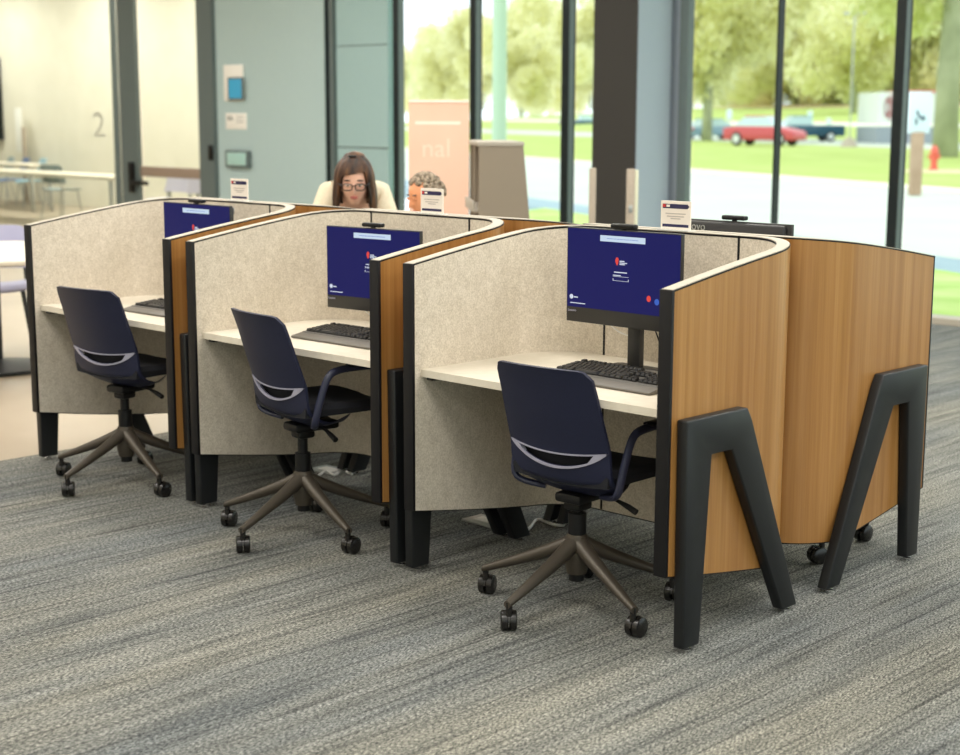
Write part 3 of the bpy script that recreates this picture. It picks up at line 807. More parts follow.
# ------------------------------------------------------------------ people
def skin_body(bm_out, chains, mtx, mi=0, sub=2):
    """chains: list of lists of (point, radius) sharing joint names; grown with a Skin modifier"""
    verts, edges, rad, idx = [], [], [], {}
    for ch_ in chains:
        prev = None
        for nm, p, r in ch_:
            if nm not in idx: idx[nm] = len(verts); verts.append(p); rad.append(r)
            if prev is not None: edges.append((prev, idx[nm]))
            prev = idx[nm]
    me = bpy.data.meshes.new('tmp'); me.from_pydata(verts, edges, []); o = bpy.data.objects.new('tmp', me); COL.objects.link(o)
    md = o.modifiers.new('s', 'SKIN'); md.use_smooth_shade = True
    for i, r in enumerate(rad):
        rr = r if isinstance(r, tuple) else (r, r)
        me.skin_vertices[0].data[i].radius = rr; me.skin_vertices[0].data[i].use_root = (i == 0)
    sb = o.modifiers.new('u', 'SUBSURF'); sb.levels = sb.render_levels = sub
    dg = bpy.context.evaluated_depsgraph_get(); dg.update()
    e = bpy.data.meshes.new_from_object(o.evaluated_get(dg)); t = bmesh.new(); t.from_mesh(e)
    bpy.data.objects.remove(o); bpy.data.meshes.remove(me); bpy.data.meshes.remove(e)
    merge(bm_out, t, mtx, mi)
def head_fn(p, n):
    # skull facing -Y: narrow the jaw, flatten the face, draw out the chin
    z = n.z
    if z < 0: p.x *= 1-.30*(-z)**1.3; p.y = p.y*(1-.18*(-z)) - .012*(-z)
    if n.y < -.3 and z < .35: p.y *= .94
    return p
def add_head(bm, mtx, sm=0, lip=1, white=2, iris=3, closed=False):
    ball(bm, (0, 0, 0), (.076, .096, .118), 28, 20, sm, mtx, head_fn)
    # nose
    t = bmesh.new()
    rows = [[(-.007, -.086, .022), (0, -.094, .022), (.007, -.086, .022)], [(-.010, -.088, -.002), (0, -.106, -.004), (.010, -.088, -.002)], [(-.016, -.086, -.022), (0, -.115, -.022), (.016, -.086, -.022)], [(-.012, -.082, -.030), (0, -.098, -.031), (.012, -.082, -.030)]]
    sheet(t, rows); merge(bm, t, mtx, sm)
    # brow ridge, lips, eyes, ears
    for s in (-1, 1):
        ball(bm, (s*.030, -.081, .012), (.0135, .009, .0085 if not closed else .006), 12, 8, white if not closed else sm, mtx)
        if not closed: ball(bm, (s*.030, -.0885, .010), (.0058, .003, .0058), 10, 6, iris, mtx)
        ball(bm, (s*.030, -.083, .0185), (.0165, .009, .0042), 12, 6, sm, mtx)
        ball(bm, (s*.031, -.080, .034), (.020, .008, .0042), 12, 6, iris, mtx)
        ball(bm, (s*.075, .008, .0), (.010, .020, .030), 12, 8, sm, mtx)
    ball(bm, (0, -.0835, -.052), (.022, .008, .0048), 14, 6, lip, mtx); ball(bm, (0, -.082, -.060), (.018, .008, .0052), 14, 6, lip, mtx)
def add_hand(bm, mtx, mi=0, side=1, curl=.35):
    ball(bm, (0, .042, 0), (.040, .048, .016), 14, 10, mi, mtx)
    for i, (x, ln) in enumerate(((-.028, .066), (-.010, .076), (.010, .072), (.028, .056))):
        p = [Vector((x*.8, .06, 0))]; a = 0; d = 0
        for j in range(3):
            a += curl*(.5+.4*j); L_ = ln*(.45, .32, .25)[j]; p.append(p[-1]+Vector((x*.10, L_*math.cos(a), -L_*math.sin(a))))
        tube(bm, [mtx @ q for q in p], [.0095, .009, .0085, .0065], 8, mi=mi)
    p = [Vector((side*.026, .020, -.004)), Vector((side*.052, .045, -.012)), Vector((side*.058, .072, -.022))]
    tube(bm, [mtx @ q for q in p], [.012, .0105, .007], 8, mi=mi)
def aim(p, d, upw=(0, 0, 1)):
    d = Vector(d).normalized(); x = d.cross(Vector(upw)).normalized(); z = x.cross(d)
    return Matrix(((x.x, d.x, z.x, p[0]), (x.y, d.y, z.y, p[1]), (x.z, d.z, z.z, p[2]), (0, 0, 0, 1)))

# woman bending forward behind the back row; local frame: faces -Y
wr = thing('person', 'woman with shoulder-length brown hair, dark glasses and cream sweater bending forward', 'person', (-4.12, 2.33, 0), math.radians(50))
HD = Vector((0, -.545, 1.285))                           # centre of the skull
hm = Matrix.Translation(HD) @ Euler((math.radians(17), 0, math.radians(-3))).to_matrix().to_4x4() @ Matrix.Scale(1.10, 4)
bm = B()
torso = [('p', (0, 0, .95), (.16, .13)), ('w', (0, -.13, 1.08), (.14, .11)), ('c', (0, -.27, 1.16), (.12, .09)), ('n', (0, -.39, 1.215), (.075, .07)), ('h', (0, -.49, 1.27), (.052, .052))]
skin_body(bm, [torso,
    [('c', 0, 0), ('sl', (-.135, -.30, 1.17), .04), ('el', (-.235, -.36, .90), .046), ('wl', (-.14, -.33, .70), .030), ('hl', (-.12, -.31, .64), .022)],
    [('c', 0, 0), ('sr', (.135, -.30, 1.17), .04), ('er', (.235, -.36, .90), .046), ('wrr', (.14, -.33, .70), .030), ('hr', (.12, -.31, .64), .022)],
    [('p', 0, 0), ('hpl', (-.09, .0, .88), .095), ('kl', (-.10, -.17, .50), .062), ('al', (-.10, -.03, .09), .042)],
    [('p', 0, 0), ('hpr', (.09, .0, .88), .095), ('kr', (.10, -.17, .50), .062), ('ar', (.10, -.03, .09), .042)]], Matrix(), 0)
add_head(bm, hm, 0, 1, 2, 3)
for s in (-1, 1): add_hand(bm, aim((s*.12, -.31, .655), (0, .05, -1), (0, -1, 0)), 0, -s)
finish(bm, 'body', ['skin', 'lip', 'eye_white', 'iris'], wr, ang=80)
bm = B()
skin_body(bm, [[('p', (0, .0, .92), (.175, .145)), ('w', (0, -.13, 1.08), (.16, .13)), ('c', (0, -.26, 1.185), (.19, .145)), ('n', (0, -.37, 1.215), (.10, .09))],
    [('c', 0, 0), ('sl', (-.150, -.295, 1.195), .088), ('el', (-.24, -.36, .90), .060), ('wl', (-.15, -.335, .73), .043)],
    [('c', 0, 0), ('sr', (.150, -.295, 1.195), .088), ('er', (.24, -.36, .90), .060), ('wq', (.15, -.335, .73), .043)]], Matrix(), 0)
finish(bm, 'sweater', 'sweater', wr, ang=80)
bm = B()
skin_body(bm, [[('p', (0, .0, .93), (.17, .14)), ('hpl', (-.09, .0, .86), .108), ('kl', (-.10, -.17, .50), .076), ('al', (-.10, -.03, .10), .056)],
    [('p', 0, 0), ('hpr', (.09, .0, .86), .108), ('kr', (.10, -.17, .50), .076), ('ar', (.10, -.03, .10), .056)]], Matrix(), 0)
finish(bm, 'trousers', 'trousers', wr, ang=80)
for s in (-1, 1):
    bm = B(); ball(bm, (s*.10, -.07, .045), (.046, .125, .045), 16, 10, fn=lambda p, n: Vector((p.x, p.y, max(p.z, -.044)))); finish(bm, 'shoe', 'shoe', wr)
# hair: cap plus side curtains to the jaw, a lifted crown with a clip
bm = B(); NT, NK = 64, 18; rows = []; rows2 = []
def smooth(e0, e1, x): x = min(1, max(0, (x-e0)/(e1-e0))); return x*x*(3-2*x)
for i in range(NK+1):
    k = i/NK; r, r2 = [], []
    for j in range(NT):
        th = 2*PI*j/NT - PI; a = abs(th)                   # 0 = straight ahead of the face
        part = .012*math.sin(th*2.0+.6)
        zb_ = lerp(.066+part, -.150+.012*math.cos(th*3), smooth(.66, .98, a))
        z = lerp(.146, zb_, k**.8)
        q = math.sqrt(max(.0, 1-(max(0, z)/.147)**2)) if z > 0 else 1 + .10*math.sin(min(1, -z/.15)*PI*.7)
        wob = 1+.022*math.sin(th*13+z*9)+.015*math.sin(th*29+2)
        rx, ry = .104*q*wob, .116*q*wob
        if z < 0 and a < 1.25: ry *= .93
        x, y = rx*math.sin(th), .010-ry*math.cos(th)
        r.append(hm @ Vector((x, y, z))); r2.append(hm @ Vector((x*.84, .010+(y-.010)*.86, z-.006)))
    rows.append(r); rows2.append(r2)
sheet(bm, rows, rows2, closed_u=True)
for px_, py_, pz_, rr_ in ((0, .02, .120, .042), (.022, .03, .116, .036), (-.02, .035, .114, .036)): ball(bm, (px_, py_, pz_), (rr_, rr_*1.2, rr_*.75), 14, 8, 0, hm)
hr = finish(bm, 'hair', 'hair', wr, ang=80)
bm = B(); box(bm, -.030, .012, -.034, -.020, .140, .148, .003, mtx=hm); finish(bm, 'hair_clip', 'black', hr)
bm = B()
for s in (-1, 1):
    ring = [(s*.032+.0245*math.copysign(abs(math.cos(a))**.7, math.cos(a)), -.106, .008+.0175*math.copysign(abs(math.sin(a))**.7, math.sin(a))) for a in [2*PI*i/20 for i in range(20)]]
    tube(bm, [hm @ Vector(p) for p in ring], .0033, 8, closed=True)
    tube(bm, [hm @ Vector(p) for p in ((s*.057, -.105, .016), (s*.078, -.07, .014), (s*.080, .0, .012))], .003, 6)
tube(bm, [hm @ Vector(p) for p in ((-.010, -.107, .013), (0, -.110, .016), (.010, -.107, .013))], .003, 6)
finish(bm, 'glasses', 'black', wr)

# seated man, seen only as forehead and hair above the sign; local frame: faces -Y
mr = thing('person', 'seated man with curly grey hair, face half hidden by the small sign', 'person', (-3.08, 2.0, 0), math.radians(-4))
HM = Vector((.02, -.08, 1.225)); hm = Matrix.Translation(HM) @ Euler((math.radians(14), 0, math.radians(-10))).to_matrix().to_4x4()
bm = B()
skin_body(bm, [[('p', (0, .03, .57), (.17, .13)), ('w', (0, .04, .74), (.15, .12)), ('c', (0, .01, .95), (.17, .12)), ('n', (.0, -.02, 1.07), (.075, .07)), ('h', (.01, -.05, 1.16), (.058, .058))],
    [('c', 0, 0), ('sl', (-.19, .0, 1.0), .062), ('el', (-.25, -.14, .76), .048), ('wl', (-.16, -.36, .80), .032), ('hl', (-.15, -.41, .80), .022)],
    [('c', 0, 0), ('sr', (.19, .0, 1.0), .062), ('er', (.25, -.14, .76), .048), ('wr', (.16, -.36, .80), .032), ('hr', (.15, -.41, .80), .022)],
    [('p', 0, 0), ('hpl', (-.10, -.02, .56), .095), ('kl', (-.12, -.40, .54), .066), ('al', (-.12, -.36, .10), .045)],
    [('p', 0, 0), ('hpr', (.10, -.02, .56), .095), ('kr', (.12, -.40, .54), .066), ('ar', (.12, -.36, .10), .045)]], Matrix(), 0)
add_head(bm, hm, 0, 1, 2, 3, closed=True)
for s in (-1, 1): add_hand(bm, aim((s*.15, -.40, .80), (-s*.1, -1, -.08)), 0, -s, .2)
finish(bm, 'body', ['skin2', 'lip', 'eye_white', 'iris'], mr, ang=80)
bm = B()
skin_body(bm, [[('p', (0, .03, .56), (.175, .14)), ('w', (0, .04, .74), (.165, .135)), ('c', (0, .01, .95), (.185, .135)), ('n', (0, -.015, 1.055), (.092, .082))],
    [('c', 0, 0), ('sl', (-.19, .0, 1.0), .078), ('el', (-.25, -.14, .76), .062), ('wl', (-.165, -.34, .80), .045)],
    [('c', 0, 0), ('sr', (.19, .0, 1.0), .078), ('er', (.25, -.14, .76), .062), ('wr', (.165, -.34, .80), .045)]], Matrix(), 0)
finish(bm, 'shirt', 'shirt', mr, ang=80)
bm = B()
skin_body(bm, [[('p', (0, .03, .58), (.17, .13)), ('hpl', (-.10, -.02, .565), .105), ('kl', (-.12, -.40, .54), .078), ('al', (-.12, -.36, .11), .058)],
    [('p', 0, 0), ('hpr', (.10, -.02, .565), .105), ('kr', (.12, -.40, .54), .078), ('ar', (.12, -.36, .11), .058)]], Matrix(), 0)
finish(bm, 'trousers', 'trousers', mr, ang=80)
for s in (-1, 1):
    bm = B(); ball(bm, (s*.12, -.42, .045), (.05, .14, .045), 16, 10, fn=lambda p, n: Vector((p.x, p.y, max(p.z, -.044)))); finish(bm, 'shoe', 'shoe', mr)
bm = B(); rr = random.Random(3)
for i in range(300):
    th = rr.uniform(0, 2*PI); ph = rr.uniform(.05, 1.62)
    n = Vector((math.sin(ph)*math.cos(th), math.sin(ph)*math.sin(th), math.cos(ph)))
    if n.y < -.35 and n.z < .72: continue
    p = Vector((n.x*.080, n.y*.100+.006, n.z*.118+.004))
    ball(bm, p, rr.uniform(.011, .019), 7, 5, 0, hm)
finish(bm, 'hair', 'greyhair', mr, ang=180)

# ------------------------------------------------------------------ things standing behind the row
# display shelf, taupe, seen from its tapering end
c = atD(499, 180, 10.3)
sh = thing('display_shelf', 'taupe shelf unit with slanting end panel beside the salmon banner', 'shelf', (c.x, c.y, 0), yaw+.09)
bm = B(); zt = 1.475
prism(bm, [(-.14, 0), (.30, 0), (.165, zt-.03), (-.135, zt-.03)], 0, .03, 'y', .003); finish(bm, 'end_panel', 'cabinet', sh, smooth=False)
bm = B(); prism(bm, [(-.14, 0), (.30, 0), (.165, zt-.03), (-.135, zt-.03)], .72, .75, 'y', .003); finish(bm, 'end_panel', 'cabinet', sh, smooth=False)
bm = B(); box(bm, -.145, .17, -.005, .755, zt-.03, zt+.0, .004); finish(bm, 'top_board', 'cabinet_light', sh)
bm = B(); prism(bm, [(.02, 0), (.05, 0), (.05, zt-.03), (.02, zt-.03)], .03, .72, 'y'); finish(bm, 'back_board', 'cabinet', sh, smooth=False)
for z in (.16, .58, 1.0):
    bm = B(); box(bm, -.165, .02, .03, .72, z, z+.03, .003); s_ = finish(bm, 'shelf_board', 'cabinet_light', sh)
    bm = B(); box(bm, -.172, -.160, .03, .72, z, z+.075, .003); finish(bm, 'shelf_lip', 'cabinet_light', s_)
bm = B(); box(bm, -.137, -.13, .34, .40, 0, zt-.03); finish(bm, 'upright', 'cabinet', sh, smooth=False)

# salmon banner stand
a = atD(408.5, 102, 11.6); b = atD(469, 103.5, 11.6); c = (a+b)/2; bw = (b-a).length/2
bn = thing('banner_stand', 'salmon pink banner with white line and pale letters before the window', 'banner', (c.x, c.y, 0), yaw)
bm = B(); box(bm, -bw, bw, -.004, .004, .06, a.z); finish(bm, 'banner', 'banner', bn, smooth=False)
bm = B(); box(bm, -bw, bw, -.012, .012, a.z-.005, a.z+.015, .004); finish(bm, 'top_rail', 'banner_white', bn)
bm = B(); box(bm, -bw-.02, bw+.02, -.07, .07, 0, .06, .01); finish(bm, 'foot', 'silver', bn)
zl = atD(437, 123, 11.6).z
bm = B(); box(bm, -bw*.78, bw*.72, -.0055, -.004, zl-.012, zl+.012); finish(bm, 'white_line', 'banner_white', bn, smooth=False)
zl = atD(437, 157, 11.6).z
text_mesh('nal', .20, 'banner_pale', 'letters', (-.02, -.0045, zl), parent=bn)

# slim gate posts either side of the column
for px0, px1, py, D_, lab, pale in ((589.5, 596, 168, 10.2, 'slim taupe gate post left of the dark column', 0), (627, 638.5, 169, 10.2, 'slim taupe gate post with pale edge right of the dark column', 1)):
    a = atD(px0, py, D_); b = atD(px1, py, D_); c = (a+b)/2; w = (b-a).length/2
    t = thing('gate_post', lab, 'post', (c.x, c.y, 0), yaw, 'pair of gate posts at the column')
    x1 = w*.35 if pale else w
    bm = B(); box(bm, -w, x1, -.03, .03, .02, a.z, .004); finish(bm, 'post', 'post', t)
    if pale:
        bm = B(); box(bm, x1, w, -.025, .025, .02, a.z-.005, .004); finish(bm, 'edge_panel', 'post_pale', t)
        bm = B(); box(bm, -w*.7, 0, -.032, -.029, a.z-.29, a.z-.24, .001); finish(bm, 'label_plate', 'silver', t)
    bm = B(); box(bm, -.06, .06, -.16, .16, 0, .02, .005); finish(bm, 'base_plate', 'post', t)

# round cafe table and chairs at the left edge
tc = Vector((-6.45, 1.25, 0))
tb = thing('cafe_table', 'round white table at the left edge of the picture on pale floor', 'table', tc)
bm = B(); lathe(bm, [(0, .735), (.76, .735), (.78, .745), (.78, .765), (.77, .772), (0, .772)], 48); finish(bm, 'tabletop', 'laminate', tb)
bm = B(); lathe(bm, [(0, .735), (.06, .73), (.04, .70), (.035, .06), (0, .06)], 20); finish(bm, 'pedestal', 'leg', tb)
bm = B(); lathe(bm, [(0, 0), (.34, 0), (.34, .015), (.06, .05), (0, .06)], 32); finish(bm, 'base', 'leg', tb)
def side_chair(label, m, loc, rz, group='plastic side chairs', legm='silver'):
    t = thing('side_chair', label, 'chair', loc, rz, group)
    US = [-1+2*i/10 for i in range(11)]
    bm = B(); g, g2 = [], []
    for i in range(9):
        k = i/8; r, r2 = [], []
        for u in US:
            cut = .05*max(0, (abs(u)-.7)/.3)**2
            p = Vector((u*.225, -.20-.09*k+.05*u*u, lerp(.56, .86-cut, k))); r.append(p); r2.append(p+Vector((0, .012, 0)))
        g.append(r); g2.append(r2)
    sheet(bm, g, g2); finish(bm, 'backrest', m, t, ang=50)
    bm = B(); g, g2 = [], []
    for i in range(9):
        k = i/8; r, r2 = [], []
        for u in US:
            p = Vector((u*.225*(1-.2*max(0, k-.8)), lerp(-.21, .24, k), .455+.02*u*u-.02*max(0, (k-.7)/.3)**2)); r.append(p); r2.append(p-Vector((0, 0, .014)))
        g.append(r); g2.append(r2)
    sheet(bm, g, g2); finish(bm, 'seat', m, t, ang=50)
    for s in (-1, 1):
        bm = B(); tube(bm, [(s*.20, -.21, .44), (s*.19, -.21, .60), (s*.17, -.26, .80)], .011, 8); finish(bm, 'back_post', legm, t)
        bm = B(); tube(bm, [(s*.17, .17, .45), (s*.235, .22, .0)], .011, 8); finish(bm, 'leg', legm, t)
        bm = B(); tube(bm, [(s*.17, -.15, .45), (s*.235, -.24, .0)], .011, 8); finish(bm, 'leg', legm, t)
    return t
fx, fy = tc.x, tc.y
side_chair('violet-grey chair back behind the round white table', 'bluechair', (fx-.75, fy+.42, 0), math.radians(-120), 'chairs at the round white table', 'leg')
side_chair('dark chair tucked under the near side of the round white table', 'seat', (fx+.30, fy-.62, 0), math.radians(20), 'chairs at the round white table', 'leg')

# meeting room furniture behind the glass
def long_table(label, cx, cy, w, d, z=.77, rz=0):
    t = thing('meeting_table', label, 'table', (cx, cy, 0), rz, 'white meeting room tables')
    bm = B(); box(bm, -w/2, w/2, -d/2, d/2, z-.05, z, .006); finish(bm, 'tabletop', 'laminate', t)
    for sx in (-1, 1):
        for sy in (-1, 1):
            bm = B(); box(bm, sx*(w/2-.08)-.025, sx*(w/2-.08)+.025, sy*(d/2-.08)-.025, sy*(d/2-.08)+.025, 0, z-.05, .004); finish(bm, 'leg', 'silver', t)
    return t
def XY(px, py, Y): return atY(px, py, Y).x
xr = XY(112, 178, 8.35)
long_table('long white table nearest the glass in the meeting room', xr-3.2, 8.6, 6.4, .6)
long_table('second white table deeper in the meeting room at its left', XY(43, 168, 9.9)-1.7, 9.9, 3.4, .5, .80)
long_table('white table behind the meeting room glass door', XY(172, 185, 9.6), 9.8, 1.7, .7)
side_chair('grey-green chair at the long table near the glass', 'greychair', (XY(58, 175, 9.25), 9.3, 0), math.radians(18), 'chairs in the meeting room')
side_chair('slate blue chair at the deeper table in the meeting room', 'bluechair2', (XY(18, 160, 10.6), 10.5, 0), math.radians(165), 'chairs in the meeting room')
side_chair('light blue chair beside the slate blue one in the meeting room', 'bluechair3', (XY(35, 160, 10.6), 10.5, 0), math.radians(165), 'chairs in the meeting room')
side_chair('grey chair at the left edge of the meeting room', 'greychair', (XY(3, 160, 10.6), 10.5, 0), math.radians(165), 'chairs in the meeting room')
side_chair('mauve chair back behind the glass door, the left of two', 'mauvechair', (XY(168, 183, 8.8), 8.8, 0), math.radians(190), 'chairs in the meeting room')
side_chair('mauve chair back behind the glass door, the right of two', 'mauvechair', (XY(190, 186, 8.75), 8.75, 0), math.radians(190), 'chairs in the meeting room')
a = atY(2.5, 140, 11.15); b = atY(2.5, 58, 11.15)
t = thing('wall_screen', 'dark wall screen at the left edge of the meeting room', 'screen', (a.x-.75, 11.14, (a.z+b.z)/2))
w, h = .75, (b.z-a.z)/2
bm = B(); box(bm, -w, w, -.05, .05, -h, h, .01); f = finish(bm, 'housing', 'frame_dark', t)
bm = B(); box(bm, -w+.03, w-.03, -.053, -.049, -h+.03, h-.03); finish(bm, 'panel', 'black', t, smooth=False)
a = atY(14, 130, 10.9)
t = thing('flip_chart', 'pale board on a tan post against the cream meeting room wall', 'board', (a.x, 11.0, 0))
zt = atY(14, 108, 10.9).z; zb = atY(14, 152, 10.9).z
bm = B(); box(bm, -.10, .10, -.02, .02, zb, zt, .005); finish(bm, 'board', 'white', t)
bm = B(); box(bm, .14, .21, -.03, .03, 0, atY(21, 127, 10.9).z, .005); finish(bm, 'post', 'post', t)
bm = B(); box(bm, -.3, .45, -.15, .15, 0, .03, .005); finish(bm, 'foot', 'post', t)

# ------------------------------------------------------------------ outside
eu, ev = Vector((.894, -.447, 0)), Vector((.447, .894, 0))
def gz(v): return 0 if v < 58 else .047*(v-58)
def patch(name, v0, v1, m, u0=-230, u1=-1.5, nv=None, dz=0):
    bm = B(); vs = [v0+(v1-v0)*i/(nv or 1) for i in range((nv or 1)+1)]
    g = [[tuple(eu*u+ev*v+Vector((0, 0, gz(v)+dz))) for u in (u0, u1)] for v in vs]
    g2 = [[tuple(eu*u+ev*v+Vector((0, 0, gz(v)+dz-.3))) for u in (u0, u1)] for v in vs]
    sheet(bm, g, g2); return struct(finish(bm, name, m, smooth=False))
bm = B()
L0 = YW+.13
prism(bm, [(-12.6, L0), (2.6, L0)]+[tuple((eu*u+ev*8.3)[:2]) for u in (-1.5, -12, -22)], -.3, -.02, 'z')
struct(finish(bm, 'ground_lawn', 'lawn_near', smooth=False))
patch('ground_gutter', 8.3, 9.3, 'gutter', dz=-.02)
patch('ground_road', 9.3, 19.0, 'road', dz=-.02)
patch('ground_kerb', 19.0, 20.0, 'walk', dz=.02)
patch('ground_lawn', 20.0, 45.5, 'lawn')
patch('ground_parking', 45.5, 57, 'road')
patch('ground_lawn', 57, 74, 'lawn', nv=2)
patch('ground_path', 74, 80, 'walk', nv=1, dz=.0)
patch('ground_lawn', 80, 118, 'lawn', nv=2)
patch('ground_field', 118, 128, 'field', nv=1)
patch('ground_lawn', 128, 200, 'lawn', nv=2)

def leaf_mesh(name, seed, m, n=2600, rx=5, rz=5.5, leaf=.22):
    r = random.Random(seed); vs, fs = [], []
    lobes = [(Vector((r.gauss(0, .45), r.gauss(0, .45), r.gauss(0, .42))), r.uniform(.35, .6)) for _ in range(13)]
    for i in range(n):
        c, s = lobes[r.randrange(len(lobes))]
        d = Vector((r.gauss(0, 1), r.gauss(0, 1), r.gauss(0, 1))).normalized()*s*r.uniform(.55, 1.05)
        p = c+d; p = Vector((p.x*rx, p.y*rx, p.z*rz))
        e = Euler((r.uniform(0, 6.3), r.uniform(0, 6.3), r.uniform(0, 6.3))).to_matrix(); k = leaf*r.uniform(.6, 1.3); b = len(vs)
        for q in ((-k, -k*.6, 0), (k, -k*.6, 0), (k, k*.6, 0), (-k, k*.6, 0)): vs.append(p+e @ Vector(q))
        fs.append((b, b+1, b+2, b+3))
    me = bpy.data.meshes.new(name); me.from_pydata(vs, [], fs); me.materials.append(M[m]); return me
crowns = [leaf_mesh('crown', i, ('leaf', 'leaf2', 'leaf')[i], 12000) for i in range(3)]
def trunk_mesh(h, r):
    bm = B(); tube(bm, [(0, 0, -.3), (.05*h*.1, 0, h*.3), (-.04*h*.1, .03, h*.65), (0, 0, h)], [r*1.25, r, r*.85, r*.5], 10)
    for a, l in ((.3, .35), (2.4, .32), (4.2, .34)):
        tube(bm, [(0, 0, h*.62), (math.cos(a)*h*l*.5, math.sin(a)*h*l*.5, h*.85), (math.cos(a)*h*l, math.sin(a)*h*l, h*1.12)], [r*.6, r*.42, r*.2], 8)
    me = bpy.data.meshes.new('trunk'); bm.to_mesh(me); bm.free(); me.materials.append(M['bark']); me.shade_smooth(); return me
tr_big = trunk_mesh(6, .30)
def tree(p, label, ci, sx=1., sz=1., zc=7., tr=None, tscale=1., group='trees outside'):
    t = thing('tree', label, 'tree', p, random.uniform(0, 6.3), group)
    o = bpy.data.objects.new('crown', crowns[ci]); COL.objects.link(o); o.parent = t; o.location = (0, 0, zc); o.scale = (sx, sx, sz); o.rotation_euler.z = random.uniform(0, 6)
    o = bpy.data.objects.new('trunk', tr or tr_big); COL.objects.link(o); o.parent = t; o.scale = (tscale, tscale, max(.5, (zc-1)/6))
    return t
def ground_at(px, v):
    """point on the terrain at column px and distance v from the building line"""
    d = ray(px, 113); d2 = Vector((d.x, d.y, 0)); k = (v - CAM.dot(ev) + CAM.z*0)/d2.dot(ev); p = Vector((CAM.x, CAM.y, 0))+d2*k; return Vector((p.x, p.y, gz(v)))
i = 0
for row, (v, step, zc, sz) in enumerate(((131, 34, 9.2, 1.35), (158, 40, 11, 1.7))):
    px = 385 + row*17
    while px < 1010:
        p = ground_at(px+random.uniform(-6, 6), v+random.uniform(-4, 4))
        s = random.uniform(.95, 1.2)*(.95 if px < 440 else 1.3 if px < 600 else 1.1)
        tree(p, ('olive green tree' if i % 3 == 1 else 'pale yellow-green tree')+' in the far belt of trees beyond the lawns', i % 3, 1.25*s, sz*s, zc*s, group='far belt of trees')
        px += step; i += 1
# nearer single trees
for px, py, w, zc, sz, sx, ci, lab in ((707, 139, .8, 8.5, 1.0, 1.0, 0, 'tree with thick pale trunk at the left end of the parked cars'),
                              (853, 128, .7, 9.5, 1.1, 1.2, 2, 'tree standing behind the parking signs'),
                              (776, 125, .6, 9.0, 1.1, 1.1, 0, 'tree behind the red car roof'),
                              (521, 123, .8, 9.0, 1.1, 1.2, 2, 'tree with slim trunk beyond the taupe shelf')):
    p = atZ(px, py+2, 0)
    v = p.dot(ev); p.z = gz(v)
    tree(p, lab, ci, sx, sz, zc, tscale=w*1.3, group='single trees by the car park')
p = atZ(945, 157, 0)
bt = tree(p, 'big tree with forked grey trunk at the right edge of the window', 1, 1.1, 1.0, 12.6, tscale=1.5, group='single trees by the car park')

def car(label, m, p, rz, kind='sedan', L=4.6, group='parked cars'):
    t = thing('car', label, 'car', p, rz, group)
    # side profile along X, extruded across Y and tapered in the cabin
    body = [(-L/2, .28), (-L/2+.02, .62), (-L/2+.12, .86), (-L/2+.75, .93), (L/2-1.25, .92), (L/2-.15, .72), (L/2, .55), (L/2, .28)]
    if kind == 'pickup': body = [(-L/2, .35), (-L/2, 1.05), (-.3, 1.05), (L/2-1.3, 1.05), (L/2-.1, .95), (L/2, .6), (L/2, .35)]
    bm = B(); prism(bm, body, -.86, .86, 'y', .05); finish(bm, 'body', m, t, ang=40)
    cab = [(-L/2+.55, .90), (-L/2+1.25, 1.36), (.35, 1.40), (L/2-1.15, .90)]
    if kind == 'pickup': cab = [(-.3, 1.03), (-.15, 1.62), (1.0, 1.62), (1.65, 1.03)]
    bm = B(); g, g2 = [], []
    t_ = bmesh.new()
    lo = [t_.verts.new((x, -.80 if z < 1.2 else -.62, z)) for x, z in cab]; hi = [t_.verts.new((x, .80 if z < 1.2 else .62, z)) for x, z in cab]
    t_.faces.new(lo); t_.faces.new(hi[::-1])
    for a in range(4): t_.faces.new((lo[a], lo[(a+1) % 4], hi[(a+1) % 4], hi[a]))
    merge(bm, t_); cb = finish(bm, 'cabin_glass', 'carglass', t, smooth=False)
    xs = (cab[1][0], cab[2][0])
    bm = B(); box(bm, xs[0]-.02, xs[1]+.02, -.63, .63, cab[1][1]-.02, cab[2][1]+.03, .03); finish(bm, 'roof', m, t)
    for sx in (-1, 1):
        for sy in (-1, 1):
            bm = B(); lathe(bm, [(0, -.1), (.30, -.1), (.33, -.06), (.33, .06), (.30, .1), (0, .1)], 20, T(sx*L*.30, sy*.80, .33, 0, PI/2)); wh = finish(bm, 'wheel', 'tyre', t)
            bm = B(); lathe(bm, [(0, -.02), (.2, -.02), (.2, .02), (0, .02)], 14, T(sx*L*.30, sy*.905, .33, 0, PI/2)); finish(bm, 'hubcap', 'hub', wh)
    for sy in (-.6, .6):
        bm = B(); box(bm, -L/2-.02, -L/2+.1, sy-.16, sy+.16, .66, .82, .02); finish(bm, 'tail_lamp', 'bred', t)
    return t
def gpt(px, py): return atZ(px, py, 0)
def heading(a, b): d = b-a; return math.atan2(d.y, d.x)
a, b = gpt(728, 145), gpt(802, 146.5)
car('red sedan parked beyond the lawn', 'red', (a+b)/2, heading(a, b)+.18, L=(b-a).length*.86).scale = (1, 1, 1.16)
c = gpt(713, 139.5); car('pale blue car left of the red sedan, partly behind a tree', 'carblue', c, yaw+.5)
c = gpt(771, 141.5); car('dark teal pickup just right of and behind the red sedan', 'carteal', c+ev*2.5, yaw+PI+.1, 'pickup', 4.8)
c = gpt(581, 129); car('blue car beyond the lawn at the left of the dark column', 'carteal', c, yaw+.2, 'pickup', 5.0)

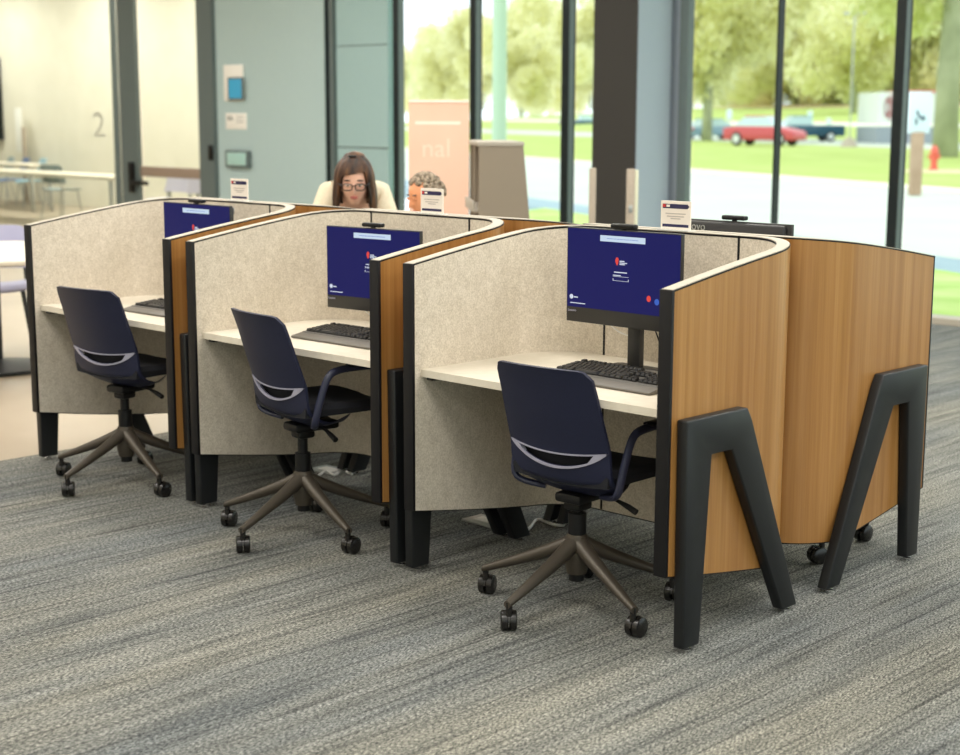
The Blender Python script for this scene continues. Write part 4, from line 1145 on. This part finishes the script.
def parking_sign(px, y0, y1, lab, blue):
    b = gpt(px, 137); z0 = CAM.z+(113-y1)/F*(b-CAM).dot(fw); z1 = CAM.z+(113-y0)/F*(b-CAM).dot(fw)
    t = thing('parking_sign', lab, 'sign', (b.x, b.y, gz(b.dot(ev))), yaw, 'signs along the car park')
    z0 -= t.location.z; z1 -= t.location.z
    bm = B(); tube(bm, [(0, 0, 0), (0, 0, z1)], .05, 8); finish(bm, 'pole', 'silver', t)
    bm = B(); box(bm, -.2, .2, -.07, -.05, z0, z1, .02); pl = finish(bm, 'plate', 'signpanel', t)
    if blue:
        bm = B(); box(bm, -.16, .16, -.075, -.069, z0+.08*(z1-z0), z0+.6*(z1-z0)); finish(bm, 'blue_patch', 'signblue', pl)
    return t
parking_sign(728.5, 107, 117, 'white parking sign above the tail of the red sedan', 0)
parking_sign(790.5, 117, 128, 'white parking sign rising behind the bonnet of the red sedan', 0)
parking_sign(809, 108, 120, 'blue and white parking sign right of the thin black mullion', 1)
parking_sign(828, 115, 127, 'white parking sign furthest right of the row, near the thin lamp post', 0)
b = gpt(849, 147)
t = thing('lamp_post', 'thin grey lamp post on a cone-shaped foot beyond the lawn', 'lamp post', b)
bm = B(); tube(bm, [(0, 0, .5), (0, 0, 7)], .045, 8); finish(bm, 'pole', 'silver', t)
bm = B(); lathe(bm, [(0, 0), (.5, 0), (.2, .5), (0, .5)], 14); finish(bm, 'foot', 'post', t)
bm = B(); box(bm, -.6, .6, -.15, .15, 6.95, 7.1, .03); finish(bm, 'lamp_head', 'silver', t)
# pale pole outside the left window
b = atZ(499, 190, 0)
t = thing('utility_pole', 'pale green-white pole rising outside the left window above the taupe shelf', 'pole', b)
D_ = (b-CAM).dot(fw); r = 7.2*D_/F
bm = B(); lathe(bm, [(0, 0), (r, 0), (r*.95, 9), (0, 9)], 18); finish(bm, 'shaft', 'pole', t)
bm = B(); lathe(bm, [(0, 0), (r*1.5, 0), (r*1.5, .25), (r, .3), (0, .3)], 18); finish(bm, 'collar', 'pole', t)
# sign board on timber post
b = atZ(914.5, 195, 0); D_ = (b-CAM).dot(fw)
t = thing('roadside_sign', 'pale blue sign board with dark curved mark on a timber post by the road', 'sign', b, yaw)
px = D_/F
z0 = (atD(915, 132, D_)).z; z1 = (atD(915, 92, D_)).z
bm = B(); box(bm, -5.5*px, 5.5*px, -.11, .11, 0, z0, .01); finish(bm, 'post', 'woodpost', t)
bm = B(); box(bm, -15*px, 11*px, -.05, .05, z0-.02, z1, .01); pl = finish(bm, 'board', 'signpanel', t)
bm = B()
P = [Vector((-2+8*q, 0, 0)) for q in (0, 1)]
def sp(x, y): return ((x-914.5)*px, -.06, z0+(132-y)*px)
tube(bm, [sp(*q) for q in ((912, 111), (913.5, 115), (916, 118), (920, 118.5))], 1.0*px, 8)
tube(bm, [sp(*q) for q in ((918, 116), (920.5, 118.5), (917.5, 120.5))], .8*px, 8)
tube(bm, [sp(*q) for q in ((910.5, 119), (912.5, 121), (911.5, 125))], .9*px, 8)
finish(bm, 'dark_mark', 'signdark', pl)
# hydrant on a mulch ring
b = atZ(933.5, 172, 0); D_ = (b-CAM).dot(fw); px = D_/F; h = 25*px
t = thing('fire_hydrant', 'red fire hydrant on a tan ring of mulch', 'hydrant', (b.x, b.y, .06))
bm = B(); lathe(bm, [(0, 0), (.15, 0), (.15, .05), (.10, .08), (.10, h*.62), (.14, h*.66), (.13, h*.72), (.09, h*.9), (.035, h*.95), (.03, h), (0, h)], 18); finish(bm, 'barrel', 'hydrant', t)
for a in (0, PI):
    bm = B(); lathe(bm, [(0, 0), (.05, 0), (.05, .12), (.065, .12), (.065, .17), (0, .17)], 12, T(0, 0, h*.52, a) @ Matrix.Rotation(PI/2, 4, 'Y')); finish(bm, 'outlet_cap', 'hydrant', t)
bm = B(); lathe(bm, [(0, 0), (1.15, 0), (1.1, .05), (0, .07)], 28); o = finish(bm, 'mulch_ring', 'mulch'); o.location = (b.x+.25, b.y, 0)
tag(o, 'tan ring of mulch in the lawn around the red hydrant', 'mulch')
# white low building with a red disc
D_ = 92.; b = atD(911, 134, D_); px = D_/F; z = b.z
t = thing('white_building', 'low white building with grey base and large red disc behind the roadside sign', 'building', (b.x, b.y, z), yaw)
zt = 41*px
bm = B(); box(bm, -34*px, 34*px, 0, 5, .6, zt, .02); finish(bm, 'walls', 'bwhite', t, smooth=False)
bm = B(); box(bm, -34.5*px, 34.5*px, -.05, 5.05, -1.2, 7*px, .02); finish(bm, 'base', 'bbase', t, smooth=False)
bm = B(); box(bm, -5*px, 34.5*px, -.1, 5.1, zt, zt+1.6*px, .02); finish(bm, 'roof_edge', 'bred', t, smooth=False)
bm = B(); lathe(bm, [(0, -.06), (14*px, -.06), (14*px, .0), (0, .0)], 32, T(-16*px, 0, zt-15*px, 0, PI/2)); finish(bm, 'red_disc', 'bred', t, smooth=False)

# ------------------------------------------------------------------ light
w = bpy.data.worlds.new('world'); SC.world = w; w.use_nodes = True
bg = w.node_tree.nodes['Background']; bg.inputs[0].default_value = (.88, .955, 1.0, 1); bg.inputs[1].default_value = 1.85
def area(loc, sx, sy, e, col=(1, .95, .87), rot=(0, 0, 0)):
    l = bpy.data.lights.new('ceiling_lamp', 'AREA'); l.shape = 'RECTANGLE'; l.size = sx; l.size_y = sy; l.energy = e; l.color = col
    o = bpy.data.objects.new('ceiling_lamp', l); COL.objects.link(o); o.location = loc; o.rotation_euler = rot; return o
for x in (-9.5, -6, -2.5, 1, 4.5):
    for y, e in ((-5.5, 56), (-2.2, 80), (1.2, 84), (4.8, 92)):
        area((x, y, 4.15), 1.6, 1.6, e, (1, .965, .91))
for x in (-24, -20.5, -17, -14.6):
    area((x, 9.4, 4.15), 1.6, 1.6, 122, (1, .965, .89))
for x in (-19, -14.5): area((x, 3.5, 4.15), 1.6, 1.6, 130, (1, .95, .88))
sun = bpy.data.lights.new('sun', 'SUN'); sun.energy = 1.0; sun.angle = math.radians(12); sun.color = (1, .97, .9)
so = bpy.data.objects.new('sun', sun); COL.objects.link(so); so.rotation_euler = (math.radians(38), 0, math.radians(-25))

SC.view_settings.view_transform = 'Standard'; SC.view_settings.look = 'None'; SC.view_settings.exposure = 0; SC.view_settings.gamma = 1
SC.view_settings.use_curve_mapping = False
SC.cycles.use_denoising = True
SC.cycles.max_bounces = 8; SC.cycles.transparent_max_bounces = 12; SC.cycles.sample_clamp_indirect = 6
